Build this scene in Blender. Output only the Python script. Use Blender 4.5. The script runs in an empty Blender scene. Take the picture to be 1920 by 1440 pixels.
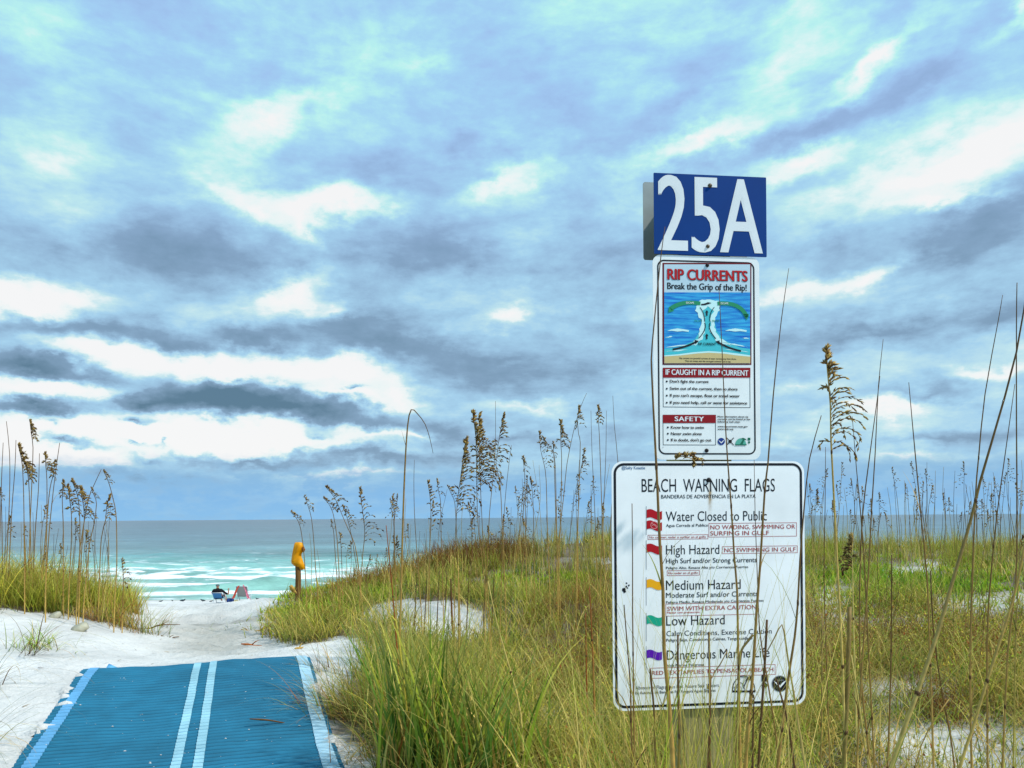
import bpy, bmesh, math, random
import numpy as np
from mathutils import Vector, Matrix
R = math.radians
random.seed(7); rng = np.random.default_rng(11)
scene = bpy.context.scene
col = scene.collection

# ------------------------------------------------------------------ camera
FPX = 1442.0; CX, CY = 960.0, 970.5; EYE = 1.6; ROLL = math.atan(15/1920)
RGT = np.array([math.cos(ROLL), 0, -math.sin(ROLL)]); UPV = np.array([math.sin(ROLL), 0, math.cos(ROLL)]); FWD = np.array([0, 1.0, 0])
cam_d = bpy.data.cameras.new('camera'); cam = bpy.data.objects.new('camera', cam_d); col.objects.link(cam)
cam.matrix_world = Matrix(((RGT[0], UPV[0], 0, 0), (0, 0, -1, 0), (RGT[2], UPV[2], 0, EYE), (0, 0, 0, 1)))
cam_d.sensor_width = 36; cam_d.lens = FPX/1920*36; cam_d.shift_y = (CY-720)/1920
cam_d.clip_start = 0.05; cam_d.clip_end = 60000
scene.camera = cam

def ray(px, py): return RGT*((px-CX)/FPX) + UPV*((CY-py)/FPX) + FWD
def P(px, py, d): return np.array([0, 0, EYE]) + ray(px, py)*d
def proj(x, y, z):
    dz = z-EYE
    return CX + FPX*(x*RGT[0]+dz*RGT[2])/y, CY - FPX*(x*UPV[0]+dz*UPV[2])/y

# ------------------------------------------------------------------ exposure, sky, sun
vs = scene.view_settings; vs.view_transform = 'Standard'; vs.look = 'None'; vs.gamma = 1; vs.exposure = 0.0
try: vs.use_curve_mapping = False
except Exception: pass
scene.cycles.max_bounces = 6; scene.cycles.transparent_max_bounces = 6; scene.cycles.diffuse_bounces = 3
SUN_EL, SUN_AZ = 50, 112         # azimuth from +Y towards +X: high on the right, a little behind the camera
sd = bpy.data.lights.new('sun', 'SUN'); sun = bpy.data.objects.new('sun', sd); col.objects.link(sun)
sd.energy = 3.7; sd.angle = R(2.5); sd.color = (1, .96, .9)
sv = Vector((math.sin(R(SUN_AZ))*math.cos(R(SUN_EL)), math.cos(R(SUN_AZ))*math.cos(R(SUN_EL)), math.sin(R(SUN_EL))))
sun.rotation_euler = sv.to_track_quat('Z', 'Y').to_euler(); sun.location = sv*30

def lin(*c):
    out = []
    for v in c:
        v /= 255
        out.append(v/12.92 if v <= .04045 else ((v+.055)/1.055)**2.4)
    return tuple(out)

world = bpy.data.worlds.new('World'); scene.world = world; world.use_nodes = True
wt = world.node_tree; wt.nodes.clear()
def wn(t, **k):
    n = wt.nodes.new(t)
    for a, b in k.items(): setattr(n, a, b)
    return n
def wl(a, b): wt.links.new(a, b)
def wmath(op, a, b=None, c=None, clamp=False):
    n = wn('ShaderNodeMath', operation=op); n.use_clamp = clamp
    for i, v in enumerate((a, b, c)):
        if v is None: continue
        if isinstance(v, (int, float)): n.inputs[i].default_value = v
        else: wl(v, n.inputs[i])
    return n.outputs[0]
def azel(px, py):
    r = ray(px, py); return math.atan2(r[0], r[1]), math.atan2(r[2], math.hypot(r[0], r[1]))
tc = wn('ShaderNodeTexCoord'); sep = wn('ShaderNodeSeparateXYZ'); wl(tc.outputs['Generated'], sep.inputs[0])
X, Y, Z = sep.outputs
az = wmath('ARCTAN2', X, Y)
hyp = wmath('SQRT', wmath('ADD', wmath('MULTIPLY', X, X), wmath('MULTIPLY', Y, Y)))
el = wmath('ARCTAN2', Z, hyp)
# cloud-plane coordinates: the clouds get smaller and flatter towards the horizon
zz = wmath('ADD', wmath('MAXIMUM', Z, 0.0), 0.13)
cp = wn('ShaderNodeCombineXYZ'); wl(wmath('DIVIDE', X, zz), cp.inputs[0]); wl(wmath('DIVIDE', Y, zz), cp.inputs[1])
ae = wn('ShaderNodeCombineXYZ'); wl(az, ae.inputs[0]); wl(el, ae.inputs[1])
def noise(vec, scale, detail, rough=.5, dist=0.0, rot=0, sc=(1, 1, 1), loc=(0, 0, 0)):
    m = wn('ShaderNodeMapping'); m.inputs['Rotation'].default_value = (0, 0, R(rot)); m.inputs['Scale'].default_value = sc; m.inputs['Location'].default_value = loc
    wl(vec, m.inputs[0]); n = wn('ShaderNodeTexNoise'); wl(m.outputs[0], n.inputs['Vector'])
    n.inputs['Scale'].default_value = scale; n.inputs['Detail'].default_value = detail; n.inputs['Roughness'].default_value = rough; n.inputs['Distortion'].default_value = dist
    return n
# warp the blob coordinates so that cloud outlines are ragged
w1 = noise(ae.outputs[0], 9, 6, .58, loc=(3, 1, 0), sc=(1, 1.7, 1))
sub = wn('ShaderNodeVectorMath', operation='SUBTRACT'); wl(w1.outputs['Color'], sub.inputs[0]); sub.inputs[1].default_value = (.5, .5, .5)
scl = wn('ShaderNodeVectorMath', operation='MULTIPLY'); wl(sub.outputs[0], scl.inputs[0]); scl.inputs[1].default_value = (.13, .065, 0)
w2 = noise(ae.outputs[0], 34, 4, .6, loc=(7, 2, 0), sc=(1, 1.6, 1))
sub2 = wn('ShaderNodeVectorMath', operation='SUBTRACT'); wl(w2.outputs['Color'], sub2.inputs[0]); sub2.inputs[1].default_value = (.5, .5, .5)
scl2 = wn('ShaderNodeVectorMath', operation='MULTIPLY'); wl(sub2.outputs[0], scl2.inputs[0]); scl2.inputs[1].default_value = (.035, .022, 0)
wa = wn('ShaderNodeVectorMath', operation='ADD'); wl(ae.outputs[0], wa.inputs[0]); wl(scl.outputs[0], wa.inputs[1])
wb = wn('ShaderNodeVectorMath', operation='ADD'); wl(wa.outputs[0], wb.inputs[0]); wl(scl2.outputs[0], wb.inputs[1])
WC = wb.outputs[0]
BLOBS = [ # x, y, rx, ry, tilt, amount: thin (-) and thick (+) parts of the cloud deck
 (90,60,80,60,0,-.18),(110,300,80,50,0,-.24),(130,400,70,30,0,-.14),(420,90,260,110,0,.08),(235,230,70,60,0,.12),
 (580,190,260,50,28,-.22),(800,110,100,30,20,-.14),(500,225,90,36,22,-.26),(440,355,100,60,-20,-.33),(630,378,160,30,5,-.62),
 (565,425,50,40,45,-.45),(480,400,70,20,-25,-.3),(880,278,80,30,0,.24),(730,300,120,40,10,.12),(930,345,110,26,28,-.36),
 (340,480,260,60,4,.34),(850,480,280,60,0,.34),(60,568,105,30,0,-.95),(540,545,100,38,22,-.55),(620,575,80,22,0,-.4),
 (130,610,200,34,3,.46),(320,640,90,30,-8,.45),(480,630,100,32,8,.5),(640,600,150,40,12,.22),(720,650,170,36,-10,.42),(930,690,230,50,-5,.36),
 (190,655,130,26,-5,-.6),(440,690,260,36,0,-.75),(640,690,120,34,-6,-.7),(330,815,400,60,0,-.85),(90,730,190,30,0,-.75),(60,840,180,40,0,-.6),
 (640,740,160,22,-8,-.6),(760,735,60,30,0,-.45),(760,812,200,14,0,-.5),(1010,760,130,22,5,-.3),(680,885,240,9,0,-.3),
 (60,690,125,34,-4,1.3),(70,772,110,22,0,1.45),(400,752,150,42,-3,1.5),(560,775,210,32,-9,1.35),(255,750,90,20,12,1.1),(420,720,70,26,0,1.0),
 (270,794,36,11,0,1.1),(312,826,26,14,0,1.0),(255,828,38,8,0,.9),(120,840,80,16,-3,1.2),(98,806,24,10,0,.7),(640,732,34,9,8,.8),(600,820,60,14,0,.7),
 (470,856,210,22,3,.8),(720,858,220,20,0,.5),(250,890,220,15,0,.55),(830,812,110,26,4,.7),(150,862,160,14,0,-.4),(420,822,300,14,0,-.5),(620,905,300,14,0,-.15),(280,862,50,12,0,.6),(950,830,160,22,0,.2),
 (1300,130,150,46,20,.14),(1260,195,80,26,25,.2),(1050,170,90,50,0,.14),(1480,20,140,30,10,-.2),(1470,120,130,50,30,-.22),(1650,105,130,26,35,-.42),
 (1320,262,190,28,8,-.5),(1500,300,150,30,6,-.45),(1790,305,210,52,10,-.75),(1790,368,70,22,0,-.5),(1910,20,80,30,25,-.4),
 (1550,228,150,32,10,.36),(1720,160,190,44,32,.34),(1690,45,90,50,20,.22),(1880,90,120,40,30,.12),(1000,342,90,30,20,-.3),
 (1860,410,180,40,25,.24),(1540,450,100,30,15,.14),(1760,490,120,26,10,.2),(1620,522,140,24,8,-.5),(1460,548,70,18,0,-.3),
 (1640,615,260,34,8,.34),(1880,590,100,30,10,.2),(1650,768,100,13,5,-.42),(1490,722,80,20,5,-.25),(1890,692,80,14,5,-.35),(1730,738,150,22,5,.24),
 (1760,810,220,18,0,.24),(1480,830,80,20,0,-.2),(1700,852,220,10,0,-.22),(955,598,50,22,10,-.4),(1120,620,160,60,0,.2),(1130,790,100,30,0,-.14)]
acc = None
for (px, py, rx, ry, t, a) in BLOBS:
    c = azel(px, py); k = 1.45/FPX
    if py > 560: t *= .5
    m = wn('ShaderNodeMapping', vector_type='TEXTURE'); wl(WC, m.inputs[0])
    m.inputs['Location'].default_value = (c[0], c[1], 0); m.inputs['Rotation'].default_value = (0, 0, R(t)); m.inputs['Scale'].default_value = (rx*k, ry*k, 1)
    g = wn('ShaderNodeTexGradient', gradient_type='QUADRATIC_SPHERE'); wl(m.outputs[0], g.inputs[0])
    acc = wmath('MULTIPLY_ADD', g.outputs['Fac'], a*(1.15 if a < .4 else .92), acc if acc is not None else 0.0)
n1 = noise(cp.outputs[0], .9, 7, .55, .3, rot=-28, sc=(.55, 1, 1), loc=(2.2, 5.1, 0)).outputs['Fac']
n2 = noise(cp.outputs[0], 3.2, 7, .6, .2, rot=-25, sc=(.5, 1, 1), loc=(8, .4, 0)).outputs['Fac']
base = wmath('MULTIPLY_ADD', n1, .5, .205); base = wmath('MULTIPLY_ADD', wmath('SUBTRACT', n2, .5), .24, base)
n3 = noise(ae.outputs[0], 26, 6, .62, loc=(1, 9, 0), sc=(1, 2.2, 1)).outputs['Fac']
base = wmath('MULTIPLY_ADD', wmath('SUBTRACT', n3, .5), .17, base)
n4 = noise(ae.outputs[0], 5.2, 8, .60, .25, rot=-14, sc=(1, 2.3, 1), loc=(4, 3, 0)).outputs['Fac']
base = wmath('MULTIPLY_ADD', wmath('SUBTRACT', n4, .5), .85, base)
raw = wmath('ADD', base, acc)
# soft shoulder, so that thick cloud keeps its texture
dens = wmath('MINIMUM', raw, wmath('MULTIPLY_ADD', wmath('SUBTRACT', raw, .72), .38, .72))
dens = wmath('ADD', dens, wmath('MULTIPLY', wmath('SUBTRACT', n3, .5), .16), clamp=True)
def ramp(fac, stops):
    r = wn('ShaderNodeValToRGB'); wl(fac, r.inputs[0]); e = r.color_ramp.elements
    while len(e) > 1: e.remove(e[-1])
    for i, (p, c) in enumerate(stops):
        q = e[0] if i == 0 else e.new(p)
        q.position = p; q.color = (*lin(*c), 1)
    return r.outputs[0]
hi = ramp(dens, [(0, (250, 250, 250)), (.14, (232, 250, 250)), (.30, (188, 246, 243)), (.42, (172, 224, 248)), (.50, (166, 212, 248)), (.60, (163, 201, 244)), (.74, (155, 187, 231)), (.88, (140, 172, 210)), (1, (116, 150, 184))])
lo = ramp(dens, [(0, (250, 250, 250)), (.18, (240, 249, 249)), (.32, (196, 232, 241)), (.46, (168, 212, 240)), (.58, (154, 192, 222)), (.72, (132, 164, 193)), (.86, (112, 144, 170)), (1, (90, 124, 148))])
def mix(f, a, b):
    m = wn('ShaderNodeMix', data_type='RGBA'); wl(f, m.inputs[0]) if not isinstance(f, float) else setattr(m.inputs[0], 'default_value', f)
    wl(a, m.inputs[6]) if not isinstance(a, tuple) else setattr(m.inputs[6], 'default_value', a)
    wl(b, m.inputs[7]) if not isinstance(b, tuple) else setattr(m.inputs[7], 'default_value', b)
    return m.outputs[2]
def smooth(v, a, b):
    m = wn('ShaderNodeMapRange', interpolation_type='SMOOTHSTEP'); wl(v, m.inputs[0]); m.inputs[1].default_value = a; m.inputs[2].default_value = b
    return m.outputs[0]
cloud = mix(smooth(el, R(14), R(30)), lo, hi)
hz = ramp(wmath('MULTIPLY', el, 1/R(5.2), clamp=True), [(0, (140, 196, 240)), (.3, (132, 188, 236)), (.65, (140, 188, 226)), (1, (156, 196, 226))])
band = mix(wmath('MULTIPLY', smooth(n3, .42, .62), .35), hz, lo)
cloud = mix(smooth(wmath('ADD', el, wmath('MULTIPLY', wmath('SUBTRACT', n3, .5), R(2.4))), R(2.6), R(4.6)), band, cloud)
nish = wn('ShaderNodeTexSky', sky_type='NISHITA', sun_disc=False); nish.sun_elevation = R(SUN_EL); nish.sun_rotation = R(SUN_AZ)
ns = wn('ShaderNodeVectorMath', operation='SCALE'); wl(nish.outputs[0], ns.inputs[0]); ns.inputs['Scale'].default_value = 1.0
# the cloud deck is a little thinner than opaque: some Nishita blue comes through.  Background strength 0.1
cs = wn('ShaderNodeVectorMath', operation='SCALE'); wl(cloud, cs.inputs[0]); cs.inputs['Scale'].default_value = 10.0
tot = mix(.94, ns.outputs[0], cs.outputs[0])
bg = wn('ShaderNodeBackground'); wl(tot, bg.inputs[0]); bg.inputs[1].default_value = .1
wo = wn('ShaderNodeOutputWorld'); wl(bg.outputs[0], wo.inputs[0])

# ------------------------------------------------------------------ helpers
def tag(o, label=None, cat=None, group=None, kind=None):
    if label: o['label'] = label
    if cat: o['category'] = cat
    if group: o['group'] = group
    if kind: o['kind'] = kind
    return o
def link(name, data, parent=None):
    o = bpy.data.objects.new(name, data); col.objects.link(o)
    if parent is not None: o.parent = parent
    return o
def empty(name, loc, **k):
    o = bpy.data.objects.new(name, None); col.objects.link(o); o.location = loc; o.empty_display_size = .1
    return tag(o, **k)
class MB:
    """collects vertices, faces and colours for ONE mesh object"""
    def __init__(s): s.v = []; s.q = []; s.t = []; s.c = []; s.n = 0
    def add(s, v, quads=None, tris=None, color=(1, 1, 1)):
        v = np.asarray(v, float).reshape(-1, 3)
        if quads is not None and len(quads): s.q.append(np.asarray(quads, int)+s.n)
        if tris is not None and len(tris): s.t.append(np.asarray(tris, int)+s.n)
        c = np.asarray(color, float)
        if c.ndim == 1: c = np.tile(c, (len(v), 1))
        s.v.append(v); s.c.append(c); s.n += len(v)
    def box(s, lo, hi, color=(1, 1, 1), M=None):
        x0, y0, z0 = lo; x1, y1, z1 = hi
        v = np.array([(x0,y0,z0),(x1,y0,z0),(x1,y1,z0),(x0,y1,z0),(x0,y0,z1),(x1,y0,z1),(x1,y1,z1),(x0,y1,z1)], float)
        if M is not None: v = v @ np.asarray(M)[:3, :3].T + np.asarray(M)[:3, 3]
        s.add(v, [(3,2,1,0),(4,5,6,7),(0,1,5,4),(1,2,6,5),(2,3,7,6),(3,0,4,7)], color=color)
    def tube(s, pts, rad, n=6, color=(1, 1, 1), cap=True):
        pts = np.asarray(pts, float); k = len(pts); rad = np.broadcast_to(rad, (k,))
        T = np.gradient(pts, axis=0); T /= np.linalg.norm(T, axis=1)[:, None]+1e-9
        ref = np.array([0, 1.0, 0]) if abs(T[:, 1]).mean() < .8 else np.array([1.0, 0, 0])
        A = np.cross(T, ref); A /= np.linalg.norm(A, axis=1)[:, None]+1e-9; B = np.cross(T, A)
        a = np.arange(n)*2*math.pi/n
        v = pts[:, None]+rad[:, None, None]*(np.cos(a)[None, :, None]*A[:, None]+np.sin(a)[None, :, None]*B[:, None])
        i = np.arange(k-1)[:, None]*n; j = np.arange(n)[None]; j2 = (j+1) % n
        q = np.stack([i+j, i+j2, i+n+j2, i+n+j], -1).reshape(-1, 4)
        c = np.asarray(color, float)
        if c.ndim == 2: c = np.repeat(c, n, 0)
        t = [(0, e+1, e) for e in range(1, n-1)]+[((k-1)*n, (k-1)*n+e, (k-1)*n+e+1) for e in range(1, n-1)] if cap else None
        s.add(v.reshape(-1, 3), q, t, c)
    def build(s, name, m, parent=None, smooth=False, origin=None):
        me = bpy.data.meshes.new(name)
        v = np.concatenate(s.v); c = np.concatenate(s.c)
        if origin is not None: v = v-np.asarray(origin)
        q = np.concatenate(s.q) if s.q else np.zeros((0, 4), int); t = np.concatenate(s.t) if s.t else np.zeros((0, 3), int)
        me.vertices.add(len(v)); me.vertices.foreach_set('co', v.astype(np.float32).ravel())
        nl = q.size+t.size; me.loops.add(nl); me.loops.foreach_set('vertex_index', np.concatenate([q.ravel(), t.ravel()]).astype(np.int32))
        me.polygons.add(len(q)+len(t))
        st = np.concatenate([np.arange(len(q))*4, q.size+np.arange(len(t))*3]).astype(np.int32)
        me.polygons.foreach_set('loop_start', st)
        me.polygons.foreach_set('loop_total', np.concatenate([np.full(len(q), 4), np.full(len(t), 3)]).astype(np.int32))
        if smooth: me.polygons.foreach_set('use_smooth', np.ones(len(q)+len(t), bool))
        at = me.color_attributes.new('tint', 'FLOAT_COLOR', 'POINT')
        at.data.foreach_set('color', np.concatenate([c, np.ones((len(c), 1))], 1).astype(np.float32).ravel())
        me.update(); me.validate()
        for mm in (m if isinstance(m, (list, tuple)) else [m]): me.materials.append(mm)
        o = link(name, me, parent)
        if origin is not None and parent is None: o.location = origin
        return o
def mat(name, rgb=(.5, .5, .5), rough=.7, attr=False, noise_amt=0, nscale=8, bump=0, bscale=40, metal=0, trans=0, spec=.3, stretch=None):
    m = bpy.data.materials.new(name); m.use_nodes = True; nt = m.node_tree; b = nt.nodes['Principled BSDF']
    b.inputs['Roughness'].default_value = rough; b.inputs['Metallic'].default_value = metal; b.inputs['Specular IOR Level'].default_value = spec
    b.inputs['Base Color'].default_value = (*rgb, 1)
    src = None
    if attr:
        a = nt.nodes.new('ShaderNodeAttribute'); a.attribute_name = 'tint'; src = a.outputs['Color']
    tcn = nt.nodes.new('ShaderNodeTexCoord'); mp = nt.nodes.new('ShaderNodeMapping'); nt.links.new(tcn.outputs['Object'], mp.inputs[0])
    if stretch: mp.inputs['Scale'].default_value = stretch
    if noise_amt:
        n = nt.nodes.new('ShaderNodeTexNoise'); n.inputs['Scale'].default_value = nscale; n.inputs['Detail'].default_value = 6; nt.links.new(mp.outputs[0], n.inputs[0])
        mr = nt.nodes.new('ShaderNodeMapRange'); nt.links.new(n.outputs['Fac'], mr.inputs[0]); mr.inputs[1].default_value = .3; mr.inputs[2].default_value = .7
        mr.inputs[3].default_value = 1-noise_amt; mr.inputs[4].default_value = 1+noise_amt
        mu = nt.nodes.new('ShaderNodeVectorMath'); mu.operation = 'SCALE'; nt.links.new(mr.outputs[0], mu.inputs['Scale'])
        if src is not None: nt.links.new(src, mu.inputs[0])
        else: mu.inputs[0].default_value = rgb
        src = mu.outputs[0]
    if src is not None: nt.links.new(src, b.inputs['Base Color'])
    if bump:
        n = nt.nodes.new('ShaderNodeTexNoise'); n.inputs['Scale'].default_value = bscale; n.inputs['Detail'].default_value = 8; nt.links.new(mp.outputs[0], n.inputs[0])
        bp = nt.nodes.new('ShaderNodeBump'); bp.inputs['Strength'].default_value = bump; bp.inputs['Distance'].default_value = .01
        nt.links.new(n.outputs['Fac'], bp.inputs['Height']); nt.links.new(bp.outputs[0], b.inputs['Normal'])
    if trans:
        out = nt.nodes['Material Output']; tr = nt.nodes.new('ShaderNodeBsdfTranslucent'); mx = nt.nodes.new('ShaderNodeMixShader'); mx.inputs[0].default_value = trans
        if src is not None: nt.links.new(src, tr.inputs[0])
        else: tr.inputs[0].default_value = (*rgb, 1)
        nt.links.new(b.outputs[0], mx.inputs[1]); nt.links.new(tr.outputs[0], mx.inputs[2]); nt.links.new(mx.outputs[0], out.inputs[0])
    return m
def vnoise(x, y, seed=0):
    """smooth value noise in numpy"""
    x = np.asarray(x, float); y = np.asarray(y, float); xi = np.floor(x).astype(np.int64); yi = np.floor(y).astype(np.int64); xf = x-xi; yf = y-yi
    def h(a, b):
        n = (a*374761393+b*668265263+seed*974711) & 0x7fffffff; n = ((n ^ (n >> 13))*1274126177) & 0x7fffffff
        return ((n ^ (n >> 16)) & 0xffff)/65535.0
    u = xf*xf*(3-2*xf); w = yf*yf*(3-2*yf)
    return (h(xi, yi)*(1-u)+h(xi+1, yi)*u)*(1-w)+(h(xi, yi+1)*(1-u)+h(xi+1, yi+1)*u)*w
def fbm(x, y, o=4, seed=0):
    s = 0; a = .5
    for i in range(o): s = s+a*vnoise(x*2**i, y*2**i, seed+i*17); a *= .5
    return s/(1-.5**o)

# ------------------------------------------------------------------ terrain: thin-plate surface through ground points
CTRL = [(332,1440,4.7),(30,1440,4.7),(637,1440,4.7),(155,1258,6.55),(370,1249,6.78),(578,1234,7.0),(300,1340,5.62),(90,1340,5.55),(600,1330,5.75),
 (300,1230,8.0),(400,1217,9),(480,1212,9),(400,1182,13),(450,1152,24),(450,1131,42),(330,1150,24),(560,1150,24),
 (700,1440,4.6),(1000,1440,4.6),(1500,1440,4.5),(1900,1440,4.5),(2400,1440,4.5),(-400,1440,4.6),
 (700,1330,5.9),(1000,1300,6.5),(1000,1200,8.5),(1000,1110,11.5),(1000,1050,14),(1000,1030,15.5),(860,1135,9.8),(860,1205,8.2),(760,1130,10),(760,1190,8.2),
 (700,1108,12),(700,1092,13.2),(600,1128,12.5),(558,1122,13),(520,1185,10),(530,1150,12),(640,1225,7.5),(600,1240,6.95),(850,1050,14.5),(1150,1015,16),
 (1250,1300,6.2),(1250,1150,9),(1400,1300,6.0),(1400,1150,9),(1400,1060,13),(1400,1025,16),(1650,1300,5.8),(1650,1150,9),(1650,1060,13),(1650,1032,16),
 (1850,1350,5.3),(1850,1200,8),(1850,1100,11),(1850,1045,14.5),(1850,1030,17),(2300,1350,5.3),(2300,1200,8),(2300,1100,11),(2300,1030,17),(2300,1440,4.5),
 (0,1142,8.6),(0,1250,6.5),(120,1183,8),(250,1203,8.4),(285,1180,10),(0,1105,11),(-300,1090,11),(-300,1150,8.6),(-300,1250,6.5),(200,1135,10.5),(230,1160,12)]
pts = [P(*c) for c in CTRL]
ext = [(-14,14,.2),(-8,14,.1),(-5.2,15,.0),(-5.2,20,-.7),(-12,22,-.9),(-20,14,.2),(-20,8,.6),(-4.5,18,-.7),
 (-2.5,18,-.3),(0,21,-.3),(3,22,-.2),(8,24,-.2),(14,24,-.2),(20,22,0),(24,15,.8),(24,8,.4),(0,28,-1.6),(8,30,-1.6),(16,30,-1.6),(26,30,-1.6),(-14,30,-1.7),(-26,28,-1.6),
 (-3,3,-.05),(0,3,.1),(3,3,.1),(-6,3,.1),(-3,0,-.1),(0,0,0.02),(3,0,.08),(-6,0,.1),(0,-6,0),(8,-6,.1),(-8,-6,.1),(10,0,.2),(10,4,.3),(-12,2,.4),(-12,6,.7),(18,2,.4)]
ext += [(x, 42, -2.95) for x in (-40, -25, -5, 0, 10, 25, 40)] + [(x, 36, -2.35) for x in (-40, -25, 5, 15, 25, 40)] + [(x, 52, -3.6) for x in (-40, -15, 5, 25, 45)]
CP = np.array([[p[0], p[1], p[2]] for p in pts]+[list(e) for e in ext])
def tps_fit(C, lam):
    n = len(C); d = np.linalg.norm(C[:, None, :2]-C[None, :, :2], axis=2)
    K = np.where(d > 0, d*d*np.log(d+1e-9), 0)+lam*np.eye(n); Pm = np.c_[np.ones(n), C[:, :2]]
    A = np.block([[K, Pm], [Pm.T, np.zeros((3, 3))]])
    return np.linalg.solve(A, np.r_[C[:, 2], 0, 0, 0])
WTS = tps_fit(CP, .06)
# mat outline in plan
ML0, ML1 = np.array([-3.05, 4.7]), np.array([-3.66, 6.55]); MR0, MR1 = np.array([-1.05, 4.7]), np.array([-1.854, 7.0])
lt = (ML0[0]-ML1[0])/(ML1[1]-ML0[1]); rt = (MR0[0]-MR1[0])/(MR1[1]-MR0[1])
def mat_xy(u, k):     # u across 0..1, k metres back from the far end
    l = np.array([ML1[0]+lt*k, ML1[1]-k]); r = np.array([MR1[0]+rt*k, MR1[1]-k]); return l*(1-u)+r*u
def base_z(x, y):
    x = np.asarray(x, float); y = np.asarray(y, float); sh = x.shape; xf = x.ravel(); yf = y.ravel(); z = np.full(xf.shape, WTS[-3])+WTS[-2]*xf+WTS[-1]*yf
    for (cx, cy, _), w in zip(CP, WTS[:-3]):
        d2 = (xf-cx)**2+(yf-cy)**2+1e-12; z += w*.5*d2*np.log(d2)
    z = z.reshape(sh)
    far = np.clip((np.hypot(x, np.maximum(y-10, 0))-30)/15, 0, 1)        # to the sides the beach and dunes go on
    beach = np.interp(y, [-20, 0, 12, 18, 30, 36, 42, 52, 70, 90], [.3, .2, .7, .4, -1.6, -2.35, -2.95, -3.6, -4.8, -6])
    z = z*(1-far)+beach*far
    t = np.clip((y-40)/10, 0, 1); z = z*(1-t)+beach*t
    return np.clip(z, -6.5, 1.45)
def in_mat(x, y):
    k = (ML1[1]+MR1[1])/2-y; xl = ML1[0]+lt*(ML1[1]-y); xr = MR1[0]+rt*(MR1[1]-y)
    dx = np.minimum(x-xl, xr-x); dy = (MR1[1]*((x-xl)/(xr-xl+1e-9))+ML1[1]*(1-(x-xl)/(xr-xl+1e-9)))-y
    return np.clip(np.minimum(dx, dy)/.15+1, 0, 1)
def ground_z(x, y):
    x = np.asarray(x, float); y = np.asarray(y, float)
    z = base_z(x, y)
    dune = np.clip((38-y)/6, 0, 1)
    px = CX+FPX*x/np.maximum(y, .5)
    path = np.exp(-((px-400)/130)**2)*np.clip((y-6.5)/1.5, 0, 1)*np.clip((26-y)/8, 0, 1)
    bump = (fbm(x*.9, y*.9, 4, 3)-.5)*.11+(fbm(x*4, y*4, 3, 9)-.5)*.045
    foot = (np.abs(fbm(x*3.6+40, y*3.6, 3, 21)-.5)-.12)*.30
    m = in_mat(x, y)
    return z+dune*bump*(1-m)+path*foot*(1-m)
print('terrain fitted')

# vegetation zones are defined by where on the ground they stand (seen ground point in photo pixels)
def in_poly(px, py, poly):
    c = np.zeros(px.shape, bool); n = len(poly)
    for i in range(n):
        x1, y1 = poly[i]; x2, y2 = poly[(i+1) % n]
        if y1 == y2: continue
        cond = ((y1 > py) != (y2 > py)) & (px < (x2-x1)*(py-y1)/(y2-y1)+x1); c ^= cond
    return c
LEFT_SAND = [(-3000,1150),(-300,1145),(0,1138),(90,1150),(150,1165),(215,1180),(232,1186),(246,1172),(240,1150),(262,1130),(285,1000),(520,1000),(545,1110),(505,1165),(512,1192),(560,1215),(640,1195),(690,1205),(672,1250),(628,1300),(610,1350),(640,1400),(700,1408),(735,1500),(760,4000),(-3000,4000)]
PATCH = [(700,1140),(775,1126),(850,1128),(900,1146),(935,1168),(918,1186),(880,1196),(830,1200),(780,1186),(730,1172),(670,1158)]
SOFT = [(1700,1075,60,16,.15),(1740,1060,30,12,.1),(1860,1130,110,22,.3),(1700,1165,70,14,.4),(1560,1140,35,50,.35),(1690,1290,150,24,.35),(1780,1405,180,60,.0),(1620,1385,70,36,.15),(1500,1420,80,30,.3),(1700,1330,120,16,.3),
        (1930,1420,140,60,.05),(1080,1345,110,30,.4),(940,1380,90,25,.45),(1150,1400,100,22,.5),(1130,1052,16,6,.5),(1300,1400,200,26,.55),(620,1255,60,20,.1),(640,1300,20,30,.3)]
def veg_density(x, y):
    z = base_z(x, y); px, py = proj(x, np.maximum(y, .6), z)
    px = px+(fbm(x*2, y*2, 3, 5)-.5)*36; py = py+(fbm(x*2+9, y*2, 3, 6)-.5)*22
    d = np.ones(px.shape); d[in_poly(px, py, LEFT_SAND)] = 0; ip = in_poly(px, py, PATCH); d[ip] = np.where(px < 770, .30, .03)[ip]
    for (cx, cy, rx, ry, k) in SOFT:
        r = np.sqrt(((px-cx)/rx)**2+((py-cy)/ry)**2); f = np.clip((r-.6)/.6, 0, 1); d *= k+(1-k)*f
    d[(y > 24)] = 0; d[(y < 3.4)] *= .4
    return d, px, py

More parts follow.
